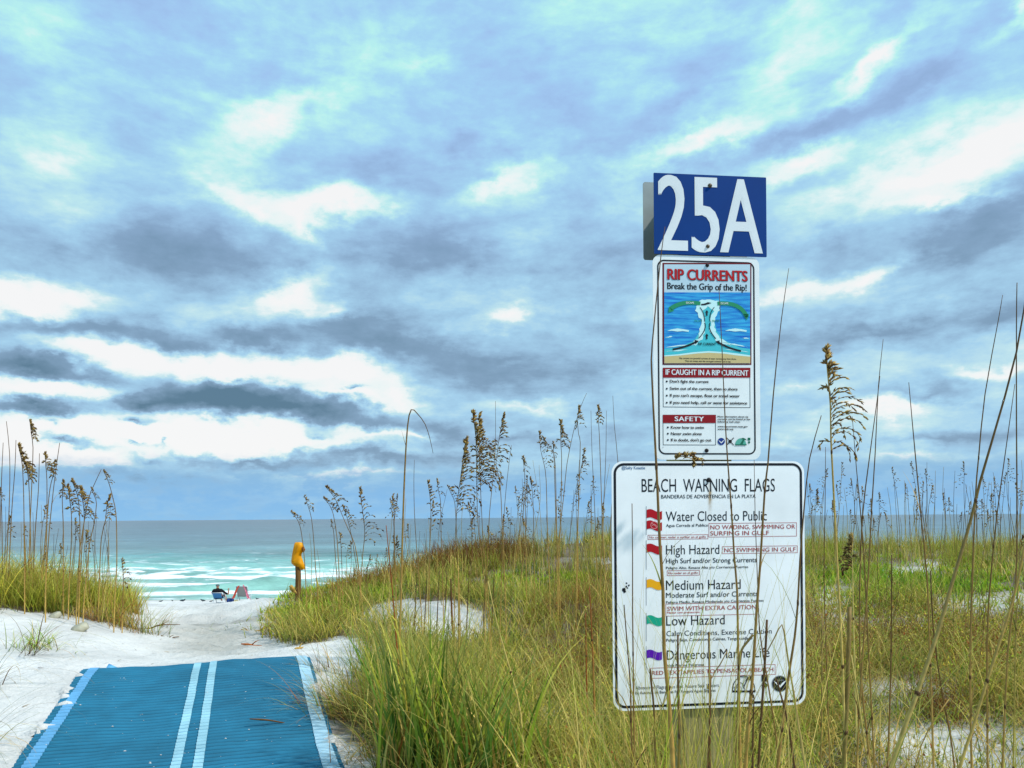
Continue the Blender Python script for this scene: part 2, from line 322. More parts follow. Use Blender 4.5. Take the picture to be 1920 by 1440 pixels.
# ------------------------------------------------------------------ ground sheet
def sand_material():
    m = bpy.data.materials.new('white_sand'); m.use_nodes = True; nt = m.node_tree; b = nt.nodes['Principled BSDF']; L = nt.links.new
    b.inputs['Roughness'].default_value = .9; b.inputs['Specular IOR Level'].default_value = .1
    t = nt.nodes.new('ShaderNodeTexCoord'); a = nt.nodes.new('ShaderNodeAttribute'); a.attribute_name = 'tint'
    def nz(s, det, r=.6):
        n = nt.nodes.new('ShaderNodeTexNoise'); n.inputs['Scale'].default_value = s; n.inputs['Detail'].default_value = det; n.inputs['Roughness'].default_value = r
        L(t.outputs['Object'], n.inputs[0]); return n.outputs['Fac']
    def mrg(v, a0, a1, b0, b1):
        n = nt.nodes.new('ShaderNodeMapRange'); L(v, n.inputs[0]); n.inputs[1].default_value = a0; n.inputs[2].default_value = a1; n.inputs[3].default_value = b0; n.inputs[4].default_value = b1; return n.outputs[0]
    def mul(c, f):
        n = nt.nodes.new('ShaderNodeVectorMath'); n.operation = 'SCALE'; L(c, n.inputs[0]); L(f, n.inputs['Scale']); return n.outputs[0]
    c = mul(a.outputs['Color'], mrg(nz(2.2, 6), .3, .7, .95, 1.04)); c = mul(c, mrg(nz(60, 3), .3, .75, .90, 1.06)); c = mul(c, mrg(nz(14, 3), .64, .72, 1, .72)); c = mul(c, mrg(nz(.8, 6), .34, .62, .70, 1.04))
    L(c, b.inputs['Base Color'])
    b1 = nt.nodes.new('ShaderNodeBump'); b1.inputs['Distance'].default_value = .05; b1.inputs['Strength'].default_value = .9; L(nz(7, 8, .65), b1.inputs['Height'])
    b2 = nt.nodes.new('ShaderNodeBump'); b2.inputs['Distance'].default_value = .004; b2.inputs['Strength'].default_value = .5; L(nz(120, 2), b2.inputs['Height']); L(b1.outputs[0], b2.inputs['Normal']); L(b2.outputs[0], b.inputs['Normal'])
    return m
SAND = sand_material()
ys = np.concatenate([np.linspace(-8, 2, 30, endpoint=False), np.linspace(2, 12, 230, endpoint=False), np.linspace(12, 24, 110, endpoint=False), np.linspace(24, 95, 90)])
us = np.linspace(-1, 1, 420); xs = np.sinh(us*5.2)/np.sinh(5.2)*420
gx, gy = np.meshgrid(xs, ys); gz = ground_z(gx, gy)
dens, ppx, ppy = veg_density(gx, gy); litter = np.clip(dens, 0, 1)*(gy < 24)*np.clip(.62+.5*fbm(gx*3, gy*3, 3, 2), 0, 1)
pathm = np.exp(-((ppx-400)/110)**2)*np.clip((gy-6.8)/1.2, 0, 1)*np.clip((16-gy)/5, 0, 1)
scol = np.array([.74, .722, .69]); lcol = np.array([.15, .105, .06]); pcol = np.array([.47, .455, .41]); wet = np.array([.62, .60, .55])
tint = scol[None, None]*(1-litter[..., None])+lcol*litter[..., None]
pm = (pathm*(.5+.8*fbm(gx*1.7, gy*1.7, 3, 8)))[..., None].clip(0, 1); tint = tint*(1-pm)+pcol*pm
wm = np.clip((gy-45.2)/1.2, 0, 1)[..., None]; tint = tint*(1-wm)+wet*wm
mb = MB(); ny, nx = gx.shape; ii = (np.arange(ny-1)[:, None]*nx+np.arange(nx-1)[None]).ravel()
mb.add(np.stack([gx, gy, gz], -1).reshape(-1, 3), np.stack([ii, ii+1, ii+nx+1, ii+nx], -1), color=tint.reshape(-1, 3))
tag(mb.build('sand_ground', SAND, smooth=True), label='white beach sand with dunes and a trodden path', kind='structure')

# ------------------------------------------------------------------ sea
SEA_Z = -3.3
def sea_material():
    m = bpy.data.materials.new('gulf_water'); m.use_nodes = True; nt = m.node_tree; b = nt.nodes['Principled BSDF']; L = nt.links.new
    a = nt.nodes.new('ShaderNodeAttribute'); a.attribute_name = 'tint'; t = nt.nodes.new('ShaderNodeTexCoord'); sp = nt.nodes.new('ShaderNodeSeparateColor'); L(a.outputs['Color'], sp.inputs[0])
    def nz(s, det, sc, r=.6, dist=0):
        mp = nt.nodes.new('ShaderNodeMapping'); mp.inputs['Scale'].default_value = sc; L(t.outputs['Object'], mp.inputs[0])
        n = nt.nodes.new('ShaderNodeTexNoise'); n.inputs['Scale'].default_value = s; n.inputs['Detail'].default_value = det; n.inputs['Roughness'].default_value = r; n.inputs['Distortion'].default_value = dist
        L(mp.outputs[0], n.inputs[0]); return n.outputs['Fac']
    def mth(op, x, y=None, z=None, cl=False):
        n = nt.nodes.new('ShaderNodeMath'); n.operation = op; n.use_clamp = cl
        for i, v in enumerate((x, y, z)):
            if v is None: continue
            if isinstance(v, (int, float)): n.inputs[i].default_value = v
            else: L(v, n.inputs[i])
        return n.outputs[0]
    # tint: R = foam amount, G = nearness to the shore
    rp = nt.nodes.new('ShaderNodeValToRGB'); L(sp.outputs[1], rp.inputs[0]); e = rp.color_ramp.elements
    e[0].position = 0; e[0].color = (.075, .125, .165, 1); e[1].position = 1; e[1].color = (.26, .49, .41, 1)
    q = e.new(.25); q.color = (.085, .165, .20, 1); q = e.new(.5); q.color = (.12, .25, .26, 1); q = e.new(.75); q.color = (.20, .42, .38, 1)
    big = nz(.05, 5, (.3, 1, 1)); fine = nz(.55, 7, (.34, 1, 1), .68)
    dk = nt.nodes.new('ShaderNodeMapRange'); L(mth('ADD', mth('MULTIPLY', big, .5), mth('MULTIPLY', fine, .5)), dk.inputs[0]); dk.inputs[1].default_value = .36; dk.inputs[2].default_value = .62; dk.inputs[3].default_value = .5; dk.inputs[4].default_value = 1.5
    sc = nt.nodes.new('ShaderNodeVectorMath'); sc.operation = 'SCALE'; L(rp.outputs[0], sc.inputs[0]); L(dk.outputs[0], sc.inputs['Scale'])
    f = mth('ADD', mth('MULTIPLY', sp.outputs[0], 1.25), mth('MULTIPLY', mth('SUBTRACT', nz(.7, 8, (.42, 1, 1), .68, .5), .5), 3.0))
    fm = nt.nodes.new('ShaderNodeMapRange'); L(f, fm.inputs[0]); fm.inputs[1].default_value = .42; fm.inputs[2].default_value = .72
    mx = nt.nodes.new('ShaderNodeMix'); mx.data_type = 'RGBA'; L(fm.outputs[0], mx.inputs[0]); L(sc.outputs[0], mx.inputs[6]); mx.inputs[7].default_value = (.86, .89, .90, 1)
    L(mx.outputs[2], b.inputs['Base Color'])
    L(mth('MULTIPLY_ADD', fm.outputs[0], .55, .3), b.inputs['Roughness']); b.inputs['Specular IOR Level'].default_value = .35
    bp = nt.nodes.new('ShaderNodeBump'); bp.inputs['Distance'].default_value = .5; bp.inputs['Strength'].default_value = .7; L(nz(.8, 6, (.35, 1, 1)), bp.inputs['Height']); L(bp.outputs[0], b.inputs['Normal'])
    return m
sd_ = np.concatenate([np.linspace(43, 110, 300, endpoint=False), np.geomspace(110, 30000, 160)])
sa = np.tan(np.linspace(-R(76), R(76), 420)); SX = sd_[:, None]*sa[None]; SY = np.repeat(sd_[:, None], len(sa), 1)
wob = (fbm(SX*.03, SY*.01, 3, 31)-.5)*9
yy = SY+wob
h = np.zeros_like(SX); foam = np.zeros_like(SX)
for (c, amp, wd, fo) in [(49.5, .10, .9, .5), (53.5, .55, 1.3, .9), (61, .45, 1.8, .8), (68, .35, 2.2, 1.0), (78, .40, 2.6, .35), (92, .35, 3.2, .22), (110, .3, 4, .12)]:
    seg = np.clip(fbm(SX*.05+c, SY*0+c, 3, int(c))*2.6-.75, 0, 1)
    pr = (yy-c)/wd
    h += amp*seg*np.where(pr < 0, np.exp(-(pr*2.1)**2), np.exp(-(pr*.9)**2))
    foam += fo*np.clip(seg+.15, 0, 1)*np.where(pr < -.6, np.exp(-((pr+.6)*1.0/2.2)**2), 0)*np.exp(-((np.maximum(-pr, 0)/3.4)**2))*1.1
foam += .50*np.exp(-((yy-68)/3.4)**2)+.56*np.exp(-((yy-57.5)/2.2)**2)+.30*np.exp(-((yy-51.5)/1.1)**2)+.20*np.exp(-((yy-80)/7)**2)+.10
brk = np.exp(-((SX+16.5+(SY-53)*.0)/2.6)**2)*np.exp(-((SY-54.0)/.75)**2); h += .75*brk*np.clip((SX+20)/2, 0, 1); foam += .9*np.exp(-((SX+19.5)/1.6)**2)*np.exp(-((SY-54.2)/1.0)**2); foam -= .5*np.exp(-((SX+15.5)/3.0)**2)*np.exp(-((SY-53.4)/1.2)**2)
foam *= .76*np.clip((170-yy)/80, .3, 1)
h += (fbm(SX*.26, SY*.6, 5, 51)-.5)*.6*np.clip((SY-46)/10, .15, 1)*np.clip((3000-SY)/3000, 0, 1)
near = np.interp(SY, [44, 60, 80, 105, 150, 260, 900], [1, .92, .78, .55, .34, .15, 0])
mb = MB(); ny, nx = SX.shape; ii = (np.arange(ny-1)[:, None]*nx+np.arange(nx-1)[None]).ravel()
mb.add(np.stack([SX, SY, SEA_Z+h], -1).reshape(-1, 3), np.stack([ii, ii+1, ii+nx+1, ii+nx], -1), color=np.stack([foam, near, near*0], -1).reshape(-1, 3))
tag(mb.build('sea_water', sea_material(), smooth=True), label='turquoise gulf sea with breaking surf out to the horizon', kind='structure')
print('sea', SX.size)

# ------------------------------------------------------------------ beach access mat
MATC = lin(30, 108, 138); LBLUE = lin(146, 192, 206); EDGEC = lin(158, 196, 214)
m_mat = mat('woven_blue_polyester', rough=.75, attr=True, noise_amt=.16, nscale=5, bump=.5, bscale=220)
NR = 80; NK = 12; UN = 26
ks = np.linspace(-.0, 4.3, NR*NK+1)
def mat_grid(u0, u1, un, color, raise_=0., name='panel', parent=None, ripple=True, k0=0.0):
    u = np.linspace(u0, u1, un); kk = ks[ks >= k0]
    lx = ML1[0]+lt*kk; ly = ML1[1]-kk; rx = MR1[0]+rt*kk; ry = MR1[1]-kk
    x = lx[:, None]*(1-u)+rx[:, None]*u; y = ly[:, None]*(1-u)+ry[:, None]*u
    z = base_z(x, y)+.03+raise_+(fbm(x*1.6, y*1.6, 3, 77)-.5)*.05
    edge = np.minimum(u, 1-u)[None]; z = z-np.exp(-edge/.015)*.012
    z = z+np.exp(-kk/.05)[:, None]*(-.02)
    if ripple: z = z+.020*np.abs(np.sin(math.pi*np.arange(len(kk))/NK))[:, None]**.6*(1+.35*(fbm(x*8, y*8, 2, 4)-.5))
    wv = (fbm(x*2.2, y*6, 3, 12)-.5)*.02; y = y+wv
    c = np.array(color)[None, None]*(1+(fbm(x*1.3, y*1.3, 4, 14)-.5)*.35)[..., None]
    crevice_shade = np.abs(np.sin(math.pi*np.arange(len(kk))/NK)); c = c*(1-(.72 if ripple and raise_ == 0 else .15)*np.exp(-(crevice_shade/.34)**2))[:, None, None]   # shade in the crevices between the ribs, painted into the colour
    mb = MB(); ny, nx = x.shape; ii = (np.arange(ny-1)[:, None]*nx+np.arange(nx-1)[None]).ravel()
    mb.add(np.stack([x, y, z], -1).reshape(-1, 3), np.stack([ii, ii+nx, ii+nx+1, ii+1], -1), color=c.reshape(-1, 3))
    # a turned down rim gives the sheet its thickness
    rim = np.concatenate([np.stack([x, y, z], -1)[:, 0], np.stack([x, y, z], -1)[:, 0]-[0, 0, .05]]); n = len(kk)
    if u0 == 0: mb.add(rim, [(i, i+1, n+i+1, n+i) for i in range(n-1)], color=color)
    if u1 == 1:
        rim = np.concatenate([np.stack([x, y, z], -1)[:, -1], np.stack([x, y, z], -1)[:, -1]-[0, 0, .05]]); mb.add(rim, [(i, n+i, n+i+1, i+1) for i in range(n-1)], color=color)
    return mb.build(name, m_mat, parent, smooth=True)
mt = empty('beach_access_mat', (0, 0, 0), label='blue ribbed roll-out mat with two pale stripes lying on the sand path', cat='beach mat')
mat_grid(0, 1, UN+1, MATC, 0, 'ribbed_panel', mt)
mat_grid(.479, .510, 3, LBLUE, .004, 'stripe', mt, k0=.01); mat_grid(.547, .578, 3, LBLUE, .004, 'stripe', mt, k0=.01)
def erange(u0, u1, col_): return mat_grid(u0, u1, 3, col_, .004, 'edge_strip', mt, k0=.01)
e1 = erange(.03, .07, lin(96, 158, 200)); e2 = erange(.935, .985, EDGEC)
e1['label'] = 'light blue edge strip, partly buried in sand'; e2['label'] = 'pale edge strip under the overhanging grass'
m_grey = mat('grey_webbing', lin(135, 140, 140), .9, noise_amt=.3, nscale=30)
# folded corner tab at the far left end
mb = MB(); a = P(204, 1244, 6.62); b_ = P(222, 1252, 6.62); c_ = P(198, 1254, 6.55); mb.add([a, b_, c_, a+[0,0,-.02], b_+[0,0,-.02], c_+[0,0,-.02]], [(0,1,4,3),(1,2,5,4),(2,0,3,5)], [(0,2,1),(3,4,5)], lin(110,185,230)); mb.build('folded_tab', m_mat, mt)
# sand blown over the mat: low drifts along the left edge and grains in the ribs
def mat_point(u, k, dz=0):
    p = mat_xy(u, k); return np.array([p[0], p[1], float(base_z(p[0], p[1]))+.03+dz+(float(fbm(p[0]*1.6, p[1]*1.6, 3, 77))-.5)*.05])
mb = MB()
def drift(cu, ck, ru, rk, hgt, seed):
    n = 16; r_ = 4; v = []; W = 2.0
    c0 = mat_point(cu, ck, .006)
    ring = []
    for j in range(r_+1):
        f = j/r_
        for i in range(n):
            a = i*2*math.pi/n; wob_ = 1+.5*(random.Random(seed*99+i).random()-.5)
            uu = cu+math.cos(a)*ru*f*wob_/W; p = mat_point(uu, ck+math.sin(a)*rk*f*wob_, .020+hgt*(1-f*f)-.022*f)
            if uu < 0 or uu > 1: p[2] = float(ground_z(p[0], p[1]))+.04*math.exp(-max(-uu, uu-1)*30)*(1-f)+hgt*(1-f*f)-.012*f
            v.append(p)
    q = [(j*n+i, j*n+(i+1) % n, (j+1)*n+(i+1) % n, (j+1)*n+i) for j in range(r_) for i in range(n)]
    mb.add(v, q, color=scol)
for (cu, ck, ru, rk, hh) in [(.0,1.32,.16,.055,.02),(.035,.9,.10,.04,.015),(.01,.74,.10,.05,.015),(-.01,.55,.09,.05,.015),(.0,2.25,.12,.05,.015),(.99,.9,.12,.1,.02),(1.0,1.9,.1,.1,.02)]: drift(cu, ck, ru, rk, hh, int(ck*100))
for i in range(6): drift(-.0+random.uniform(-.01,.012), random.uniform(.1,3.6), random.uniform(.02,.07), random.uniform(.015,.04), .012, i+500)
for i in range(260):
    u = random.random(); k = random.random()**.8*3.4; s = random.choice([.003,.003,.004,.005,.008]); c0 = mat_point(u, k, .015)
    th = random.random()*3; pts_ = [(math.cos(th+t_)*s*random.uniform(.6,1.7), math.sin(th+t_)*s*random.uniform(.4,.8)) for t_ in (0, 1.3, 2.5, 3.8, 5)]
    mb.add([c0+[0, 0, s*.6]]+[c0+[p_[0], p_[1], 0] for p_ in pts_], tris=[(0, 1+j, 1+(j+1) % 5) for j in range(5)], color=scol)
tag(mb.build('blown_sand', SAND), label='white sand blown over the left edge and grains of the blue mat', kind='stuff')

# ------------------------------------------------------------------ sign post and signs
YAW = R(6.3); SD = 2.3
SO = P(1328, 900, SD)                       # a point on the faces of the signs
sx_ = np.array([math.cos(YAW), math.sin(YAW), 0]); sn_ = np.array([math.sin(YAW), -math.cos(YAW), 0])   # along the sign, and out of it
CAMP = np.array([0, 0, EYE])
def sp_(px, py):                            # photo pixel -> (across, up) in the plane of the signs
    r = ray(px, py); t = np.dot(SO-CAMP, sn_)/np.dot(r, sn_); p = CAMP+r*t-SO; return float(np.dot(p, sx_)), float(p[2])
def sign_empty(name, px, py, **k):
    u, w = sp_(px, py); e = empty(name, SO+sx_*u+np.array([0, 0, w]), **k); e.rotation_euler = (0, 0, YAW); e['ou'] = u; e['ow'] = w; return e
# local frame of a sign: x across, y into the sign (away from the viewer), z up
class Sheet:
    def __init__(s, e): s.e = e; s.u = e['ou']; s.w = e['ow']
    def l(s, px, py): u, w = sp_(px, py); return u-s.u, w-s.w
    def poly(s, pts, off, m, name, holes=None, px=True):
        bm = bmesh.new(); loops = [pts]+(holes or []); ed = []
        for lp in loops:
            vs_ = [bm.verts.new((*(s.l(*p) if px else p), 0)) for p in lp]
            for i in range(len(vs_)): ed.append(bm.edges.new((vs_[i], vs_[(i+1) % len(vs_)])))
        bmesh.ops.triangle_fill(bm, use_beauty=True, use_dissolve=False, edges=ed)
        for v in bm.verts: v.co = Vector((v.co.x, -off, v.co.y))
        bmesh.ops.recalc_face_normals(bm, faces=bm.faces)
        me = bpy.data.meshes.new(name); bm.to_mesh(me); bm.free(); me.materials.append(m); return link(name, me, s.e)
    def panel(s, x0, x1, z0, z1, r, th, m, name='panel', front=0):
        pts = rrect(x0, x1, z0, z1, r); n = len(pts); bm = bmesh.new()
        f_ = [bm.verts.new((a, -front, b)) for a, b in pts]; k_ = [bm.verts.new((a, -front+th, b)) for a, b in pts]
        bm.faces.new(f_); bm.faces.new(k_[::-1])
        for i in range(n): bm.faces.new((f_[(i+1) % n], f_[i], k_[i], k_[(i+1) % n]))
        bmesh.ops.recalc_face_normals(bm, faces=bm.faces)
        me = bpy.data.meshes.new(name); bm.to_mesh(me); bm.free(); me.materials.append(m); return link(name, me, s.e)
def rrect(x0, x1, z0, z1, r, n=8):
    out = []
    for (cx, cz, a0) in ((x1-r, z1-r, 0), (x0+r, z1-r, 90), (x0+r, z0+r, 180), (x1-r, z0+r, 270)):
        for i in range(n+1): a = R(a0+90*i/n); out.append((cx+r*math.cos(a), cz+r*math.sin(a)))
    return out
font = None
def text_geo(body, weight=0.0, spacing=1.0):
    c = bpy.data.curves.new('t', 'FONT'); c.body = body; c.offset = weight; c.space_character = spacing; c.resolution_u = 4
    o = bpy.data.objects.new('t', c); col.objects.link(o); dg = bpy.context.evaluated_depsgraph_get(); dg.update()
    me = bpy.data.meshes.new_from_object(o.evaluated_get(dg)); v = np.empty(len(me.vertices)*3); me.vertices.foreach_get('co', v)
    polys = [tuple(p.vertices) for p in me.polygons]; bpy.data.objects.remove(o); bpy.data.curves.remove(c); bpy.data.meshes.remove(me)
    return v.reshape(-1, 3), polys
CAPH = text_geo('H')[0][:, 1].max()
def letter(sh, body, x0, ytop, x1, ybase, m, off=.0012, weight=0.0, name='lettering', spacing=1.0, glyph=False):
    v, polys = text_geo(body, 0.0, spacing)
    if weight > .004:
        nv = len(v); k_ = 3 if weight < .02 else 5; sh_ = np.linspace(-weight, weight, k_)
        v = np.concatenate([v+[d_, 0, i*.0001] for i, d_ in enumerate(sh_)]); polys = [tuple(q+i*nv for q in p) for i in range(k_) for p in polys]
    a = sh.l(x0, (ytop+ybase)/2)[0]; b = sh.l(x1, (ytop+ybase)/2)[0]; mx_ = (x0+x1)/2
    zb = sh.l(mx_, ybase)[1]; zt = sh.l(mx_, ytop)[1]
    lo_, hi_ = v[:, 0].min(), v[:, 0].max()
    xx = a+(v[:, 0]-lo_)/(hi_-lo_)*(b-a)
    if glyph: g0, g1 = v[:, 1].min(), v[:, 1].max(); zz_ = zb+(v[:, 1]-g0)/(g1-g0)*(zt-zb)
    else: zz_ = zb+v[:, 1]/CAPH*(zt-zb)
    me = bpy.data.meshes.new(name); me.from_pydata(np.stack([xx, -off-v[:, 2], zz_], 1).tolist(), [], [p for p in polys]); me.materials.append(m)
    return link(name, me, sh.e)
def pm_(name, rgb, rough=.45, **k): return mat(name, lin(*rgb), rough, spec=.25, **k)
INK = pm_('black_print', (22, 24, 32)); RED = pm_('red_print', (186, 22, 30)); REDTXT = pm_('red_text_print', (176, 72, 66)); WHT = pm_('white_print', (236, 238, 238))
DRED = pm_('dark_red_print', (140, 14, 24)); GREY = pm_('grey_print', (150, 155, 160))
STEEL = mat('weathered_bolt', lin(96, 84, 66), .45, metal=.6, noise_amt=.4, nscale=300)
DARKB = mat('dark_bolt', lin(34, 30, 30), .5, metal=.4)
def reflective(name, rgb, stain=None):
    m = mat(name, lin(*rgb), .38, noise_amt=.075, nscale=7, spec=.4); nt = m.node_tree; b = nt.nodes['Principled BSDF']
    t = nt.nodes.new('ShaderNodeTexCoord'); src = b.inputs['Base Color'].links[0].from_socket
    def g(loc, scx, colr, amt, ns=25):
        nonlocal src
        mp = nt.nodes.new('ShaderNodeMapping'); mp.vector_type = 'TEXTURE'; mp.inputs['Location'].default_value = loc; mp.inputs['Scale'].default_value = scx
        nt.links.new(t.outputs['Object'], mp.inputs[0]); gr = nt.nodes.new('ShaderNodeTexGradient'); gr.gradient_type = 'QUADRATIC_SPHERE'; nt.links.new(mp.outputs[0], gr.inputs[0])
        nz_ = nt.nodes.new('ShaderNodeTexNoise'); nz_.inputs['Scale'].default_value = ns; nt.links.new(t.outputs['Object'], nz_.inputs[0])
        mu = nt.nodes.new('ShaderNodeMath'); mu.operation = 'MULTIPLY'; nt.links.new(gr.outputs['Fac'], mu.inputs[0]); nt.links.new(nz_.outputs['Fac'], mu.inputs[1])
        mu2 = nt.nodes.new('ShaderNodeMath'); mu2.operation = 'MULTIPLY'; mu2.use_clamp = True; nt.links.new(mu.outputs[0], mu2.inputs[0]); mu2.inputs[1].default_value = amt
        mx = nt.nodes.new('ShaderNodeMix'); mx.data_type = 'RGBA'; nt.links.new(mu2.outputs[0], mx.inputs[0]); nt.links.new(src, mx.inputs[6]); mx.inputs[7].default_value = (*colr, 1); src = mx.outputs[2]
    for s_ in stain or []: g(*s_)
    nt.links.new(src, b.inputs['Base Color'])
    return m

# wooden post
WOOD = mat('weathered_treated_wood', lin(160, 150, 98), .85, noise_amt=.35, nscale=18, bump=.8, bscale=60, stretch=(9, 9, .6))
pu0, pu1 = sp_(1282, 1340)[0], sp_(1379, 1340)[0]; pz = float(ground_z(SO[0], SO[1]+.08))
po = empty('wooden_sign_post', SO+sx_*((pu0+pu1)/2)+sn_*(-.004), label='thick weathered square wooden post carrying the beach signs', cat='post')
po.rotation_euler = (0, 0, YAW); po.location.z = pz
bm = bmesh.new(); hw = (pu1-pu0)/2; top = SO[2]+sp_(1330, 340)[1]
bmesh.ops.create_cube(bm, size=1); 
for v in bm.verts: v.co = Vector((v.co.x*2*hw, .005+(v.co.y+.5)*.145, -.5 if v.co.z < 0 else top-pz))
bmesh.ops.bevel(bm, geom=[e for e in bm.edges], offset=.006, segments=2, affect='EDGES')
me = bpy.data.meshes.new('shaft'); bm.to_mesh(me); bm.free(); me.materials.append(WOOD); link('shaft', me, po)
mb = MB(); mb.tube([(0, .0025, sp_(1338, 1338)[1]+SO[2]-pz), (0, -.002, sp_(1338, 1338)[1]+SO[2]-pz)], .006, 8); mb.build('nail_head', STEEL, po)

def bolt(sh, px, py, r, m, off=.001, name='bolt'):
    x, z = sh.l(px, py); mb = MB()
    prof = [(r*1.25, 0), (r*1.25, .0012), (r*.95, .0013), (r*.9, .0035), (r*.6, .0052), (r*.2, .0058)]; n = 14; v = []; 
    for rr, hh in prof: v += [(x+rr*math.cos(i*2*math.pi/n), -off-hh, z+rr*math.sin(i*2*math.pi/n)) for i in range(n)]
    k = len(prof); mb.add(v, [(j*n+i, j*n+(i+1) % n, (j+1)*n+(i+1) % n, (j+1)*n+i) for j in range(k-1) for i in range(n)], [((k-1)*n, (k-1)*n+i, (k-1)*n+i+1) for i in range(1, n-1)])
    return mb.build(name, m, sh.e, smooth=True)

# 1. beach access number sign
e = sign_empty('access_number_sign', 1330, 404, label='blue rectangular sign with large white 25A at the top of the post', cat='sign'); S = Sheet(e)
(ax, az_), (bx, bz) = S.l(1224.5, 327), S.l(1436, 482); zt_ = S.l(1331, 330)[1]; zb_ = S.l(1331, 480)[1]
m_alu = mat('bare_aluminium', lin(150, 155, 152), .5, metal=.7, noise_amt=.08, nscale=20)
m_blue = reflective('reflective_blue_sheeting', (0, 56, 122))
m_blue.node_tree.nodes['Principled BSDF'].inputs['Specular IOR Level'].default_value = .12; m_blue.node_tree.nodes['Principled BSDF'].inputs['Roughness'].default_value = .6
F1 = .006
S.panel(ax, bx, zb_, zt_, .002, .0025, m_blue, front=F1)
M25 = reflective('reflective_white_digits', (222, 226, 226))
for ch, a0, y0, a1, y1 in (('2', 1231.5, 330, 1288, 471), ('5', 1295, 334.5, 1347.5, 475), ('A', 1348, 338, 1428, 475.5)):
    letter(S, ch, a0, y0, a1, y1, M25, off=F1+.0008, weight=.018, name='numeral', glyph=True)
bolt(S, 1329.5, 350, .0052, STEEL, F1+.001); bolt(S, 1325.5, 463.5, .0046, STEEL, F1+.001)

# 2. the sign plate on the far side of the post
e = sign_empty('rear_sign_plate', 1310, 412, label='bare grey metal plate seen edge-on behind the blue 25A sign', cat='sign'); S = Sheet(e)
dv = .155; sc2 = (SD+dv)/SD
x0 = S.l(1205.5, 400)[0]*1.0; 
r_ = ray(1205.5, 412); pp = SO-sn_*dv; t_ = np.dot(pp-CAMP, sn_)/np.dot(r_, sn_); q_ = CAMP+r_*t_-SO; xl_ = float(np.dot(q_, sx_))-S.u
def behind(px, py):
    r_ = ray(px, py); t_ = np.dot(SO-sn_*dv-CAMP, sn_)/np.dot(r_, sn_); q_ = CAMP+r_*t_-SO; return float(np.dot(q_, sx_))-S.u, float(q_[2])-S.w
xl_, zt_ = behind(1205.5, 341); _, zb_ = behind(1207, 487); xr_, _ = behind(1400, 412)
S.panel(xl_, xr_, zb_, zt_, .008, .0025, m_alu, front=-dv)
for zz_ in (zt_-.05, zb_+.05): mb = MB(); mb.tube([(0.02, dv-.01, zz_), (0.02, dv+.006, zz_)], .006, 8); mb.build('bolt', STEEL, e)

# 3. rip current sign
e = sign_empty('rip_current_sign', 1325, 671, label='white rip currents sign with a blue surf picture, above the flags sign', cat='sign'); S = Sheet(e)
F = .003
zt_ = S.l(1325, 481)[1]; zb_ = S.l(1324, 862)[1]; xl_ = S.l(1224.5, 671)[0]; xr_ = S.l(1424, 671)[0]
PANW = reflective('reflective_white_sheeting', (232, 236, 234))
S.panel(xl_, xr_, zb_, zt_, .024, .0025, PANW, front=F)
def ring(S, x0, x1, z0, z1, r, w, off, m, name): 
    o = rrect(x0, x1, z0, z1, r); i_ = rrect(x0+w, x1-w, z0+w, z1-w, max(r-w, .001)); n = len(o)
    me = bpy.data.meshes.new(name); me.from_pydata([(a, -off, b) for a, b in o+i_], [], [(k, (k+1) % n, n+(k+1) % n, n+k) for k in range(n)]); me.materials.append(m); return link(name, me, S.e)
def inset(a): return a/FPX*SD
ring(S, xl_+inset(8.5), xr_-inset(9.5), zb_+inset(9.5), zt_-inset(9), .021, inset(2.8), F+.0006, INK, 'border')
O1, O2, O3, O4 = F+.0006, F+.0010, F+.0014, F+.0018
def rect(S, x0, y0, x1, y1, off, m, name): return S.poly([(x0, y0), (x1, y0), (x1, y1), (x0, y1)], off, m, name)
DK = pm_('dark_red_frame_print', (110, 16, 26)); PALE = pm_('pale_blue_print', (186, 210, 220))
def lerp_rows(S, x0, x1, rows, off, name, base_off):
    pass
rect(S, 1241.5, 493.5, 1408, 684.5, O1, DK, 'picture_frame')
rect(S, 1244.5, 496.5, 1405.5, 682, O2, PALE, 'picture_ground')
SEAP = mat('printed_sea_blue', (.02, .25, .6), .45, spec=.2); nt = SEAP.node_tree
_b = nt.nodes['Principled BSDF']; _t = nt.nodes.new('ShaderNodeTexCoord'); _m = nt.nodes.new('ShaderNodeMapping'); _m.inputs['Scale'].default_value = (6, 1, 60); _n = nt.nodes.new('ShaderNodeTexNoise'); _n.inputs['Scale'].default_value = 2.4
_r = nt.nodes.new('ShaderNodeValToRGB'); nt.links.new(_t.outputs['Object'], _m.inputs[0]); nt.links.new(_m.outputs[0], _n.inputs[0]); nt.links.new(_n.outputs['Fac'], _r.inputs[0]); nt.links.new(_r.outputs[0], _b.inputs['Base Color'])
_r.color_ramp.elements[0].position = .3; _r.color_ramp.elements[0].color = (*lin(18, 96, 190), 1); _r.color_ramp.elements[1].position = .65; _r.color_ramp.elements[1].color = (*lin(60, 176, 222), 1)
rect(S, 1244.5, 549, 1405.5, 668, O3, SEAP, 'picture_sea')
TEAL = pm_('teal_print', (70, 190, 200)); FOAMP = pm_('foam_print', (200, 238, 236)); SANDP = pm_('tan_print', (204, 184, 128)); GRN = pm_('green_print', (36, 140, 96))
